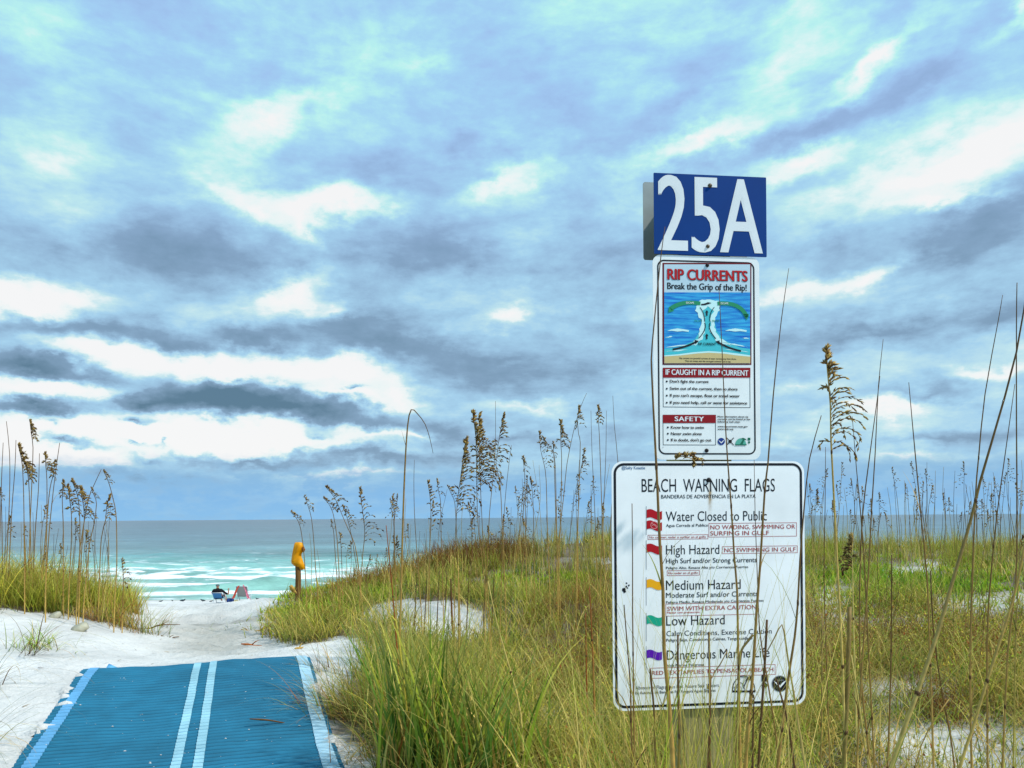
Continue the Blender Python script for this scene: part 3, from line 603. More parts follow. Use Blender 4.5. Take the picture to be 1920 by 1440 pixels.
# shallow water along the printed beach, and the neck of the rip
def jag(pts, amp, seed, steps=4):
    rr = random.Random(seed); out = []
    for (a, b), (c, d) in zip(pts, pts[1:]+pts[:1]):
        for s_ in range(steps): f = s_/steps; out.append((a+(c-a)*f+rr.uniform(-amp, amp), b+(d-b)*f+rr.uniform(-amp, amp)*.7))
    return out
S.poly([(1244.6,655),(1270,652),(1300,640),(1312,620),(1316,600),(1310,583),(1314,568),(1328,562),(1342,568),(1346,583),(1338,600),(1342,620),(1356,638),(1385,652),(1405.4,655),(1405.4,668),(1244.6,668)], O3+.0004, TEAL, 'picture_shallows')
S.poly(jag([(1290,648),(1306,636),(1312,618),(1314,600),(1303,582),(1308,566),(1326,562),(1345,566),(1350,582),(1338,600),(1340,618),(1349,634),(1370,648),(1350,646),(1338,634),(1330,620),(1330,600),(1336,584),(1326,574),(1316,584),(1322,600),(1321,620),(1314,636),(1302,648)], 2.2, 5), O3+.0008, FOAMP, 'picture_foam')
for (cx, cy) in ((1271, 620), (1379, 620)):
    S.poly([(cx-21, cy+1.5), (cx-14, cy-1.5), (cx-2, cy-3.5), (cx+10, cy-2), (cx+20, cy), (cx+19, cy+3), (cx+8, cy+1.5), (cx-2, cy+2.5), (cx-12, cy+1)], O3+.0008, FOAMP, 'picture_wave')
for k_, (a, b, c, d) in enumerate([(1246, 652, 1300, 646), (1350, 642, 1403, 652), (1246, 660, 1296, 656), (1356, 655, 1403, 661), (1246, 634, 1262, 631), (1390, 634, 1404, 636)]):
    S.poly(jag([(a, b), ((a+c)/2, (b+d)/2-1.5), (c, d), ((a+c)/2, (b+d)/2+1)], .7, k_), O3+.0008, FOAMP, 'picture_wave')
S.poly([(1244.6,667),(1270,665),(1300,661),(1328,659),(1360,661),(1385,664),(1405.4,667),(1405.4,670),(1244.6,670)], O3+.0008, FOAMP, 'picture_shorefoam')
S.poly([(1244.6,669),(1275,667),(1305,663.5),(1328,662),(1355,663.5),(1380,667),(1405.4,669.5),(1405.4,681.6),(1244.6,681.6)], O3+.0012, SANDP, 'picture_sand')
def stroke(S, pts, w, off, m, name, w2=None):
    L_ = [S.l(*p) for p in pts]; n = len(L_); out = []; w2 = w if w2 is None else w2; A = np.array(L_); T = np.gradient(A, axis=0); T /= np.linalg.norm(T, axis=1)[:, None]; N = np.c_[-T[:, 1], T[:, 0]]
    ww = np.linspace(w, w2, n)[:, None]/FPX*SD/2; up = A+N*ww; dn = A-N*ww
    me = bpy.data.meshes.new(name); me.from_pydata([(p[0], -off, p[1]) for p in np.concatenate([up, dn])], [], [(i, i+1, n+i+1, n+i) for i in range(n-1)]); me.materials.append(m); return link(name, me, S.e)
def bez(p0, p1, p2, n=9): return [tuple((1-t)**2*np.array(p0)+2*t*(1-t)*np.array(p1)+t*t*np.array(p2)) for t in np.linspace(0, 1, n)]
O5 = O3+.0016
stroke(S, bez((1312,570),(1276,564),(1256,580)), 7, O5, GRN, 'escape_arrow', 8); stroke(S, bez((1344,570),(1388,566),(1399,596)), 7, O5, GRN, 'escape_arrow', 8)
S.poly([(1253,576),(1263,584),(1252,587)], O5, GRN, 'escape_arrow'); S.poly([(1391,589),(1403,590),(1399,601)], O5, GRN, 'escape_arrow')
stroke(S, bez((1260,656),(1284,652),(1304,642)), 3.4, O5, INK, 'current_arrow'); S.poly([(1301,638),(1309,640),(1303,646)], O5, INK, 'current_arrow')
stroke(S, bez((1388,659),(1364,654),(1346,643)), 3.4, O5, INK, 'current_arrow'); S.poly([(1340,641),(1348,639),(1347,647)], O5, INK, 'current_arrow')
stroke(S, bez((1309,635),(1325,618),(1320,606)), 1.6, O5, INK, 'current_arrow'); stroke(S, bez((1341,636),(1325,618),(1330,606)), 1.6, O5, INK, 'current_arrow')
stroke(S, bez((1320,604),(1320,588),(1311,577)), 1.4, O5, INK, 'current_arrow'); stroke(S, bez((1330,604),(1328,588),(1338,577)), 1.4, O5, INK, 'current_arrow')
for yy_ in (627, 583): S.poly([(1322.6,yy_+10),(1322.6,yy_+4),(1321,yy_+4),(1324,yy_-1),(1327,yy_+4),(1325.4,yy_+4),(1325.4,yy_+10)], O5, INK, 'current_arrow')
S.poly([(1313,571),(1320,570),(1326,567.5),(1333,569),(1326,571.5),(1321,573),(1314,573.5)], O5, INK, 'swimmer_print')
letter(S, 'ESCAPE', 1285, 567, 1300, 570.5, WHT, O5+.0003, .01); letter(S, 'ESCAPE', 1350, 568, 1364, 571.5, WHT, O5+.0003, .01)
letter(S, 'ESCAPE', 1301, 601, 1315, 604, GRN, O5, .015); letter(S, 'ESCAPE', 1334, 601, 1347, 604, GRN, O5, .015)
letter(S, 'RIP CURRENT', 1308, 643.5, 1341, 648.5, INK, O5, .01)
letter(S, 'Rip currents are powerful currents of water moving away from shore.', 1273, 671.5, 1379, 674.5, INK, O5, .01); letter(S, 'They can sweep even the strongest swimmer out to sea.', 1283, 676.5, 1369, 679.5, INK, O5, .01)
letter(S, 'RIP CURRENTS', 1251, 507.9, 1401, 527.3, INK, O3, .03); letter(S, 'RIP CURRENTS', 1250, 507, 1400, 526.5, RED, O3+.0009, .032)
letter(S, 'Break the Grip of the Rip!', 1250, 532.5, 1399, 544.5, INK, O3, .03)
def frame_line(S, x0, y0, x1, y1, w, off, m, name):
    a = S.l(x0, y0); b = S.l(x1, y1); xx0, zz1 = a; xx1, zz0 = b; w = w/FPX*SD
    o = [(xx0, zz0), (xx1, zz0), (xx1, zz1), (xx0, zz1)]; i_ = [(xx0+w, zz0+w), (xx1-w, zz0+w), (xx1-w, zz1-w), (xx0+w, zz1-w)]
    me = bpy.data.meshes.new(name); me.from_pydata([(p[0], -off, p[1]) for p in o+i_], [], [(k, (k+1) % 4, 4+(k+1) % 4, 4+k) for k in range(4)]); me.materials.append(m); return link(name, me, S.e)
frame_line(S, 1242, 690, 1406, 765, .9, O1, INK, 'text_box'); rect(S, 1242, 690, 1406, 708.5, O2, RED if False else DRED, 'red_bar')
letter(S, 'IF CAUGHT IN A RIP CURRENT', 1247, 694, 1402, 704, WHT, O3, .03)
def dot(S, cx, cy, r, off, m, name='bullet_dot', n=12): S.poly([(cx+r*math.cos(i*2*math.pi/n), cy+r*math.sin(i*2*math.pi/n)) for i in range(n)], off, m, name)
for (t, x1_, y) in (("Don't fight the current", 1328, 713), ("Swim out of the current, then to shore", 1382, 726.6), ("If you can't escape, float or tread water", 1386, 739.6), ("If you need help, call or wave for assistance", 1400, 752.8)):
    dot(S, 1249.5, y+2.6, 1.8, O2, INK); letter(S, t, 1255, y, x1_, y+5.4, INK, O2, .028)
frame_line(S, 1242, 778, 1341.5, 835, .9, O1, INK, 'text_box'); rect(S, 1242, 778, 1341.5, 793.5, O2, DRED, 'red_bar'); letter(S, 'SAFETY', 1264, 781.5, 1319, 790, WHT, O3, .03, spacing=1.1)
for (t, x1_, y) in (('Know how to swim', 1319, 799), ('Never swim alone', 1315, 810.8), ("If in doubt, don't go out", 1333, 822.6)):
    dot(S, 1251.5, y+2.6, 1.8, O2, INK); letter(S, t, 1257, y, x1_, y+5.4, INK, O2, .028)
for (t, x1_, y) in (('More information about rip', 1402, 780), ('currents can be found at the', 1405.5, 784.8), ('following web sites:', 1387, 789.6), ('www.ripcurrents.noaa.gov', 1401, 798.4), ('www.usla.org', 1374, 803.2)):
    letter(S, t, 1344.5, y, x1_, y+3, INK, O2, .02)
NAVY = pm_('navy_print', (24, 56, 130)); DGRN = pm_('dark_green_print', (24, 104, 80)); TEALG = pm_('emblem_green_print', (90, 170, 150))
def gull(S, cx, cy, r, off, m): S.poly([(cx-r*.95,cy-r*.35),(cx-r*.4,cy+.0*r),(cx,cy+r*.35),(cx+r*.4,cy-.1*r),(cx+r*.95,cy-r*.45),(cx+r*.55,cy+r*.1),(cx+r*.1,cy+r*.62),(cx-r*.1,cy+r*.62),(cx-r*.55,cy+r*.12)], off, m, 'emblem_gull')
dot(S, 1351.5, 828, 6.8, O2, NAVY, 'round_emblem', 28); gull(S, 1351.5, 827.5, 6.2, O3, WHT)
stroke(S, [(1361.5,821),(1368,828),(1375,835)], 1.6, O2, INK, 'crossed_oar_emblem'); stroke(S, [(1375,821),(1368,828),(1361.5,835)], 1.6, O3, INK, 'crossed_oar_emblem'); dot(S, 1368, 828, 3.2, O4, DARKB, 'ring_emblem'); 
S.poly([(1377.5,835)]+[(1388+10.5*math.cos(R(a)), 835-13*math.sin(R(a))) for a in range(180, -1, -15)], O2, TEALG, 'arch_emblem')
S.poly([(1385,835),(1389,829),(1392,824),(1388,823),(1392,821),(1397,823),(1399,826),(1395,825),(1393,829),(1391,835)], O3, DGRN, 'palm_emblem'); rect(S, 1377.5, 833.4, 1398.8, 835.2, O4, DGRN, 'emblem_bar')
rect(S, 1401, 821, 1406, 826, O2, DGRN, 'small_emblem'); S.poly([(1401,829),(1403.5,827),(1406,829),(1403.5,833)], O2, DGRN, 'small_emblem')
letter(S, '4', 1241.5, 837.5, 1243, 840, INK, O2)
bolt(S, 1325, 498.5, .0044, DARKB, F+.002); bolt(S, 1324, 845, .0048, DARKB, F+.001)

# 4. beach warning flags sign
e = sign_empty('warning_flags_sign', 1328, 1098, label='large white beach warning flags sign with five coloured flags, lowest on the post', cat='sign'); S = Sheet(e); F = .003
zt_ = S.l(1328, 865)[1]; zb_ = S.l(1328, 1327)[1]; xl_ = S.l(1148, 1098)[0]; xr_ = S.l(1508.5, 1098)[0]
bx_, bz_ = S.l(1330, 932)
PAN2 = reflective('reflective_white_sign_face', (240, 242, 241), [((bx_+.001, 0, bz_-.0), (.011, .03, .075), lin(150, 116, 50), 2.6, 60), ((S.l(1172,1101)[0], 0, S.l(1172,1101)[1]), (.03, .03, .04), lin(190, 196, 196), .6, 90)])
S.panel(xl_, xr_, zb_, zt_, .034, .003, PAN2, front=F)
ring(S, xl_+inset(3.6), xr_-inset(4.4), zb_+inset(5), zt_-inset(3.6), .031, inset(4.6), F+.0006, INK, 'border')
O1, O2, O3 = F+.0006, F+.0010, F+.0014
T = lambda *a, **k: letter(S, *a, **k)
T('BEACH  WARNING  FLAGS', 1202.5, 898, 1452, 922, INK, O1, -.004)
T('BANDERAS DE ADVERTENCIA EN LA PLAYA', 1239, 927.5, 1416, 934.3, INK, O1, .006)
def redbox(x0, y0, x1, y1): frame_line(S, x0, y0, x1, y1, .8, O1, REDTXT, 'red_text_box')
T('Water Closed to Public', 1247.5, 958.5, 1437, 976.5, INK, O1); T('Agua Cerrada al Publico', 1248, 982.3, 1327, 987.6, INK, O1, .01)
redbox(1328, 981, 1493, 1005.5); T('NO WADING, SWIMMING OR', 1331, 984, 1490, 991.8, REDTXT, O1, .006); T('SURFING IN GULF', 1331, 995.5, 1441, 1003.4, REDTXT, O1, .006)
redbox(1214, 1003, 1327, 1010.5); T('No caminar, nadar o surfear en el golfo', 1217, 1004.8, 1323, 1008.8, REDTXT, O1, .01)
T('High Hazard', 1248, 1021.5, 1348, 1039, INK, O1); redbox(1353, 1024.5, 1494.5, 1036.5); T('NO SWIMMING IN GULF', 1357, 1026.8, 1491, 1034.4, REDTXT, O1, .006)
T('High Surf and/or Strong Currents', 1248, 1046, 1418, 1055, INK, O1, .006); T('Peligro Alto. Resaca Alta y/o Corrientes Fuertes', 1248, 1061.3, 1402, 1066, INK, O1, .012)
redbox(1250, 1069.5, 1311, 1078.5); T('No nadar en el golfo', 1252.5, 1072, 1308, 1076, REDTXT, O1, .01)
T('Medium Hazard', 1248, 1087, 1388, 1105, INK, O1); T('Moderate Surf and/or Currents', 1248, 1109.5, 1420, 1119, INK, O1, .006)
T('Peligro Medio, Resaca Moderada y/o Corrientes Fuertes', 1248, 1125, 1431, 1129.6, INK, O1, .012)
redbox(1247.5, 1132, 1419, 1151.5); T('SWIM WITH EXTRA CAUTION', 1250.5, 1135.5, 1417, 1143.5, REDTXT, O1, .006); T('Nadar con precaución', 1250.5, 1146, 1311, 1149.6, RED, O1, .012)
T('Low Hazard', 1248.5, 1153.5, 1358, 1171.5, INK, O1); T('Calm Conditions, Exercise Caution', 1249, 1180.5, 1446, 1190, INK, O1, .003)
T('Peligro Bajo, Condiciones Calmas, Tenga cuidado', 1248.5, 1195.3, 1410, 1200.6, INK, O1, .012)
T('Dangerous Marine Life', 1249.5, 1216.5, 1442, 1234, INK, O1); T('Vida Marina Peligrosa', 1249.5, 1244, 1319, 1249, INK, O1, .012)
redbox(1218, 1252, 1453, 1264.5); T('RED TEXT APPLIES TO PENSACOLA BEACH', 1222, 1254.3, 1449, 1261.6, REDTXT, O1, .006)
T('Absence of Flags Does Not Assure Safe Waters', 1191, 1283.5, 1347, 1289.8, INK, O1); T('La Ausencia de Banderas No Asegura Aguas Seguras', 1191, 1293.5, 1341, 1298.8, INK, O1, .006)
BLUEINK = pm_('blue_marker_ink', (40, 100, 150)); v0 = letter(S, '@Salty Koastie', 1165, 874.5, 1209, 880, BLUEINK, O1, .01, name='handwriting'); v0.rotation_euler = (0, 0, 0)
def wavy(x0, y0, x1, y1, m, dz=0, name='flag_print'):
    top_ = []; bot = []
    for i in range(13):
        f = i/12; x = x0+(x1-x0)*f; w_ = -math.sin(f*math.pi*2)*(2.0)+f*2.2; top_.append((x, y0+2+w_)); bot.append((x, y1-2+w_))
    S.poly(top_+bot[::-1], O2+dz, m, name)
F_R = pm_('flag_red_print', (176, 10, 24)); F_O = pm_('flag_yellow_print', (240, 170, 16)); F_G = pm_('flag_green_print', (20, 164, 132)); F_P = pm_('flag_purple_print', (92, 16, 170))
for (y0, y1, m) in ((954, 973.5, F_R), (975, 994.5, F_R), (1018.5, 1038, F_R), (1085, 1104.5, F_O), (1152.5, 1172, F_G), (1217, 1236, F_P)): wavy(1211.8, y0, 1240.5, y1, m)
for (y0, y1) in ((949, 1003), (1013, 1068), (1082, 1135), (1149, 1202), (1211, 1262)): rect(S, 1210.6, y0, 1211.6, y1, O1, GREY, 'flagpole_print')
cx_, cy_ = 1226, 984.5; PINK = pm_('pink_print', (220, 140, 140))
stroke(S, [(cx_+6.6*math.cos(a), cy_+6.6*math.sin(a)) for a in np.linspace(0, 2*math.pi, 25)], 1.1, O3, PINK, 'no_swimming_print'); stroke(S, [(cx_-5, cy_-4), (cx_, cy_), (cx_+5, cy_+4)], 1.1, O3, PINK, 'no_swimming_print'); stroke(S, [(cx_-4, cy_+1), (cx_, cy_-2), (cx_+4, cy_+1)], 1.2, O3+.0003, PINK, 'swimmer_print')
# emblems along the bottom
stroke(S, [(1393.5+21*math.cos(R(a)), 1294-27*math.sin(R(a))) for a in range(180, -1, -10)], 1.6, O2, INK, 'arch_emblem'); rect(S, 1372, 1294, 1415.5, 1297.6, O2, INK, 'emblem_bar')
stroke(S, [(1376,1293)]+bez((1378,1290),(1384,1272),(1393,1284),6)+[(1396,1293)], 1.2, O2, INK, 'dune_emblem'); stroke(S, bez((1393,1290),(1396,1280),(1402,1272),6), 1.8, O3, INK, 'palm_emblem')
S.poly([(1396,1277),(1400,1270),(1405,1266.5),(1411,1268),(1413,1274),(1408,1272),(1406,1276),(1402,1273)], O3, INK, 'palm_emblem'); T('RESCUE', 1375, 1286.5, 1388, 1290, INK, O2, .01); rect(S, 1390, 1267.5, 1399, 1270, O2, GREY, 'emblem_bar')
rect(S, 1427, 1265, 1438.5, 1277.5, O2, INK, 'square_emblem'); S.poly([(1426.5,1284),(1432.5,1277.5),(1439,1284),(1436.5,1288.5),(1428.5,1288.5)], O3, INK, 'diamond_emblem'); T('COUNTY', 1433, 1293, 1438.5, 1295, GREY, O2); T('EMS', 1433, 1296, 1438.5, 1298, GREY, O2)
dot(S, 1461.3, 1281.5, 15.6, O1, GREY, 'round_emblem', 36); dot(S, 1461.3, 1281.5, 14.2, O2, INK, 'round_emblem', 36); gull(S, 1461.3, 1280, 13.4, O3, WHT); T('noaa', 1455, 1272.5, 1468, 1276, GREY, O3)
# dark bird-dropping like splatter on the left
rr = random.Random(4)
for (cx, cy, r_) in ((1169.5,1106,3.4),(1171,1109,2.2),(1167.5,1104.5,2),(1173.5,1100,1.8),(1175.8,1102,1.5),(1174,1093.5,1.7),(1178.4,1097.5,1.9),(1169.8,1110.8,1.2),(1166.6,1107,1.1)):
    S.poly([(cx+r_*(1+rr.uniform(-.35,.35))*math.cos(i*.63), cy+r_*(1+rr.uniform(-.35,.35))*math.sin(i*.63)) for i in range(10)], O1, INK, 'splatter_mark')
bolt(S, 1328, 900, .0055, DARKB, F+.001); bolt(S, 1328, 1288, .0048, DARKB, F+.001)

# ------------------------------------------------------------------ vegetation
def depth_at(px, py, d0=3.0, d1=40.0):
    ds = np.geomspace(d0, d1, 400); q = np.array([P(px, py, d) for d in ds]); g = base_z(q[:, 0], q[:, 1]); hit = np.nonzero(q[:, 2] <= g)[0]
    return ds[hit[0]] if len(hit) else d1
def pal(names): return np.array([PALETTE[n] for n in names])
PALETTE = {k: np.array(lin(*v))*np.array([1.34, 1.28, .95]) for k, v in dict(olive=(128,138,48), lime=(152,168,52), bright=(128,172,40), green=(76,120,40), deep=(46,88,36), straw=(206,186,118), tan=(184,152,88),
           rust=(152,86,40), brown=(98,70,42), dry=(150,126,80), wine=(96,54,38), yellow=(196,184,74), bluegreen=(74,112,84)).items()}
GRASS = mat('grass_blade', rough=.55, attr=True, trans=.35, spec=.25); LEAFM = mat('leaf_blade', rough=.6, attr=True, trans=.3, spec=.2)
CULM = mat('dry_culm', rough=.6, attr=True, noise_amt=.25, nscale=40, spec=.25); SEED = mat('seed_husk', rough=.7, attr=True, trans=.2, spec=.2)
def blades(mb, base, azim, lean, length, width, curl, color, seg=4, tipc=None):
    """curved tapering ribbons, all at once"""
    n = len(base); t = np.linspace(0, 1, seg+1); th = lean[:, None]+curl[:, None]*t[None]**1.5
    dl = length[:, None]/seg
    hx = np.concatenate([np.zeros((n, 1)), np.cumsum(np.sin((th[:, 1:]+th[:, :-1])/2)*dl, 1)], 1); hz_ = np.concatenate([np.zeros((n, 1)), np.cumsum(np.cos((th[:, 1:]+th[:, :-1])/2)*dl, 1)], 1)
    bend = (rng.random((n, 1))-.5)*.5*t[None]**2*length[:, None]
    ca, sa_ = np.cos(azim)[:, None], np.sin(azim)[:, None]
    px_ = base[:, 0, None]+hx*ca-bend*sa_; py_ = base[:, 1, None]+hx*sa_+bend*ca; pz_ = base[:, 2, None]+hz_
    tw = azim+math.pi/2+(rng.random(n)-.5)*1.6; w = width[:, None]*np.maximum(.06, (1-t[None]**1.8))*.5
    wx, wy = np.cos(tw)[:, None]*w, np.sin(tw)[:, None]*w
    A = np.stack([px_-wx, py_-wy, pz_], -1); B = np.stack([px_+wx, py_+wy, pz_], -1); v = np.stack([A, B], 2).reshape(n, -1, 3)
    k = 2*(seg+1); i = np.arange(n)[:, None]*k; s_ = np.arange(seg)[None]*2; q = np.stack([i+s_, i+s_+1, i+s_+3, i+s_+2], -1).reshape(-1, 4)
    c = color[:, None, :]*np.ones((1, seg+1, 1))
    bs = np.clip(1-t/.34, 0, 1)[None, :, None]*.75; c = c*(1-bs)+(PALETTE['brown']*.42)[None, None]*bs      # dead brown sheaths at the foot
    if tipc is not None: f = (t[None, :, None]**2)*.7; c = c*(1-f)+tipc[:, None, :]*f
    mb.add(v.reshape(-1, 3), q, color=np.repeat(c, 2, 1).reshape(-1, 3))
def pick(n, names, probs):
    p = np.array(probs, float); p /= p.sum(); c = pal(names)[rng.choice(len(names), n, p=p)]; return c*(.72+.56*rng.random((n, 1)))*(1+.12*(rng.random((n, 3))-.5))
def ell(px, py, cx, cy, rx, ry): return np.clip(1.35-np.sqrt(((px-cx)/rx)**2+((py-cy)/ry)**2), 0, 1)
GREENZ = [(640,1112,130,26),(560,1140,50,34),(1000,1092,170,22),(1080,1085,60,20),(620,1150,60,30),(1680,1075,170,36),(1780,1075,110,22),(1600,1120,110,36),(1850,1110,90,30),(540,1170,22,22),(1250,1090,130,22),(60,1190,60,30),(1560,1040,60,14)]
BROWNZ = [(870,1045,80,20),(930,1050,60,14),(690,1082,70,16),(600,1160,40,26),(1700,1205,230,46),(1850,1230,120,60),(1560,1190,70,40),(1090,1170,80,80),(1080,1270,80,50),(1130,1110,60,40),(240,1180,60,26),(180,1165,30,20),(640,1335,70,40),(700,1360,60,60),(1760,1330,50,40),(1450,1300,140,60),(900,1100,60,16)]
mask_n = 30000
def sample_xy(n):
    px = rng.uniform(-650, 2550, n); u = rng.random(n); d = np.where(rng.random(n) < .55, 1/(1/20+u*(1/3.2-1/20)), np.exp(np.log(4.0)+u*(np.log(19.5)-np.log(4.0))))
    return (px-CX)/FPX*d, d
def zone_w(px, py, zones): 
    w = np.zeros(px.shape)
    for z_ in zones: w = np.maximum(w, ell(px, py, *z_))
    return w
tx, ty = sample_xy(26000)
dn, tpx, tpy = veg_density(tx, ty)
left_edge = (tpx < 330) & (tpy > 1000)
keep = (rng.random(len(tx)) < dn*(-.05+1.35*fbm(tx*1.6, ty*1.6, 3, 61))*np.where(ty < 4.45, .10, 1)*np.where(tpx > 1480, .78, 1)) & (in_mat(tx, ty) == 0)
tx, ty, tpx, tpy = tx[keep], ty[keep], tpx[keep], tpy[keep]; tz = ground_z(tx, ty)
gw = zone_w(tpx, tpy, GREENZ); bw = zone_w(tpx, tpy, BROWNZ)
grass = {k: MB() for k in ('left', 'right', 'brush', 'cover')}
kind = np.full(len(tx), 0); rnd = rng.random(len(tx)); kind[(rnd < gw*.9)] = 1; kind[(rnd >= gw*.9) & (rng.random(len(tx)) < bw*.92)] = 2
# 0: fine arching dune grass
def tufts(mbx, sel, nb, len_, wid, lean, curl, names, probs, tip=('straw', 'tan', 'olive'), spread=.09, up=0, seg=4, widen=.035):
    idx = np.nonzero(sel)[0]; k = np.repeat(idx, nb); n = len(k)
    if not n: return
    base = np.stack([tx[k]+rng.normal(0, spread, n), ty[k]+rng.normal(0, spread, n), np.zeros(n)], 1); ok = (in_mat(base[:, 0], base[:, 1]) == 0); base = base[ok]; k = k[ok]; n = len(k)
    base[:, 2] = tz[k]-.02
    tl = (.75+.5*rng.random(len(tx)))[k]; tc = pal(names)[rng.choice(len(names), len(tx), p=np.array(probs)/sum(probs))][k]
    c = (tc*.75+pick(n, names, probs)*.25)*(.5+.9*rng.random(len(tx)))[k][:, None]; d = ty[k]
    blades(mbx, base, rng.random(n)*2*math.pi*1.0, lean[0]+lean[1]*rng.random(n), tl*(len_[0]+len_[1]*rng.random(n)), wid*(1+widen*np.maximum(d-5, 0)*2.4)*(.7+.6*rng.random(n)), curl[0]+curl[1]*rng.random(n), c, seg, pick(n, tip, [1]*len(tip)))
LEFT = tpx < 400
ON = ['olive', 'lime', 'green', 'straw', 'tan', 'dry', 'deep', 'yellow']; OP = [4, 2.6, 3.6, 3.2, 2.4, 2.2, 3.0, 1.4]
ridge = np.clip((ty-11)/4, 0, 1)
tufts(grass['left'], (kind == 0) & LEFT, 24, (.34, .40), .0056, (.05, .55), (.3, 1.2), ['olive', 'lime', 'tan', 'yellow', 'green', 'rust'], [5, 3, 2, 3, 2, 1])
tufts(grass['right'], (kind == 0) & ~LEFT & (ty >= 10.5), 15, (.16, .28), .0056, (.02, .45), (.2, 1.0), ON, OP, seg=3)
tufts(grass['right'], (kind == 0) & ~LEFT & (ty < 10.5) & (ty >= 6.2), 18, (.2, .36), .0055, (.05, .8), (.4, 1.6), ON, OP)
tufts(grass['right'], (kind == 0) & ~LEFT & (ty < 6.2), 22, (.2, .46), .0048, (.05, .9), (.5, 2.0), ON, OP, seg=6, spread=.07)
# 1: low bright leafy cover
tufts(grass['cover'], (kind == 1), 34, (.06, .13), .017, (.1, 1.3), (0, .8), ['bright', 'lime', 'green', 'olive', 'yellow'], [5, 4, 2, 2, 1], tip=('bright', 'lime', 'yellow'), spread=.13, seg=2, widen=.02)
tufts(grass['right'], (kind == 1) & (rng.random(len(tx)) < .22), 8, (.16, .2), .0045, (.02, .5), (.2, .9), ['lime', 'green', 'olive', 'straw'], [3, 3, 3, 2], seg=3)
# 2: dry wiry brush
tufts(grass['brush'], (kind == 2), 30, (.12, .3), .0042, (.05, 1.1), (-.5, 2.2), ['brown', 'rust', 'dry', 'wine', 'olive', 'tan'], [4, 2.2, 3, 2, 2, 2], tip=('rust', 'dry', 'brown', 'olive'), spread=.12, seg=4)
# small yellowish leaflets on the dry brush to the right
sel = (kind == 2) & (tpx > 1480) | ((rng.random(len(tx)) < .16) & (tpx > 900) & (ty < 9))
idx = np.nonzero(sel)[0]; k = np.repeat(idx, 34); n = len(k)
base = np.stack([tx[k]+rng.normal(0, .13, n), ty[k]+rng.normal(0, .13, n), tz[k]+rng.random(n)**.8*.34], 1)
blades(grass['cover'], base, rng.random(n)*6.28, rng.random(n)*2.4, .014+.02*rng.random(n), .008+.008*rng.random(n), rng.random(n)-.5, pick(n, ['lime', 'yellow', 'olive', 'straw', 'rust', 'dry', 'green'], [3, 2.4, 3, 1.4, 1.6, 2, 1.6]), 2)
ridgesel = (ty > 12.5) & (ty < 18) & (tpx > 880)
tufts(grass['right'], ridgesel, 8, (.28, .34), .0034, (0, .25), (.0, .5), ['olive', 'lime', 'dry', 'straw', 'green'], [3, 2, 2, 1, 2], seg=3)
n = 5200; sx1, sy1 = sample_xy(n); d3, spx, spy = veg_density(sx1, sy1); kp = (rng.random(n) < d3) & (sy1 < 12) & (sy1 > 4.3) & (in_mat(sx1, sy1) == 0) & (spx > 560); sx1, sy1 = sx1[kp], sy1[kp]; n = len(sx1)
blades(grass['right'], np.stack([sx1, sy1, ground_z(sx1, sy1)], 1), rng.random(n)*6.28, .05+.5*rng.random(n), (.35+.4*rng.random(n)), .0045+.0035*rng.random(n), .6+1.8*rng.random(n), pick(n, ['straw', 'yellow', 'tan', 'olive', 'lime'], [5, 1.5, 3, 2, 1])*1.05, 8)
# litter: dead bent stems lying about on the ground
n = 9000; lx, ly = sample_xy(n); dn2, lpx, lpy = veg_density(lx, ly); kp = (rng.random(n) < dn2*.9+.0) & (in_mat(lx, ly) == 0); lx, ly = lx[kp], ly[kp]; n = len(lx)
blades(grass['brush'], np.stack([lx, ly, ground_z(lx, ly)+.01+.05*rng.random(n)], 1), rng.random(n)*6.28, 1.0+.5*rng.random(n), .15+.4*rng.random(n), .0035+.0035*rng.random(n), -.2+.7*rng.random(n), pick(n, ['straw', 'tan', 'brown', 'dry', 'rust'], [3, 3, 2, 3, 1]), 4)
tag(grass['left'].build('dune_grass', GRASS), label='dense olive dune grass over the dune on the far side of the mat', kind='stuff')
tag(grass['right'].build('dune_grass', GRASS), label='mixed green and straw dune grass over the dune behind the signs', kind='stuff')
tag(grass['brush'].build('dry_brush', GRASS), label='rusty and brown wiry dead brush and litter on the dune', kind='stuff')
tag(grass['cover'].build('ground_cover_leaves', LEAFM), label='low bright green leafy ground cover between the grasses', kind='stuff')
print('blades', sum(m.n for m in grass.values())//10)

# individual clumps that stand out
def clump(name, px, py, d, n, L, wid, lean, curl, names, probs, label, az=None, azs=math.pi, spread=.12, tip=None, seg=8, dead=.25, group=None, cat='grass clump'):
    p = P(px, py, d); p[2] = float(ground_z(p[0], p[1]))-.02
    e = empty(name, p, label=label, cat=cat, group=group)
    for part, cnt, nm, pr in (('green_blades', int(n*(1-dead)), names, probs), ('dead_blades', int(n*dead), ['straw', 'tan', 'brown', 'rust', 'dry'], [3, 3, 2, 1.4, 2])):
        if cnt < 1: continue
        mb = MB(); b = np.stack([rng.normal(0, spread, cnt), rng.normal(0, spread, cnt), np.zeros(cnt)], 1)
        gzb = ground_z(b[:, 0]+p[0], b[:, 1]+p[1])-p[2]-.01; b[:, 2] = gzb
        a = rng.random(cnt)*6.283 if az is None else az+(rng.random(cnt)-.5)*2*azs
        sc_ = .7 if part == 'dead_blades' else 1
        blades(mb, b, a, lean[0]+lean[1]*rng.random(cnt), sc_*(L[0]+L[1]*rng.random(cnt)), wid*(.6+.7*rng.random(cnt)), (curl[0]+curl[1]*rng.random(cnt))*(1.2 if part == 'dead_blades' else 1), pick(cnt, nm, pr), seg, pick(cnt, tip or ('straw', 'olive', 'tan'), [1]*len(tip or ('straw', 'olive', 'tan'))))
        mb.build(part, GRASS, e)['kind'] = 'stuff'
    return e
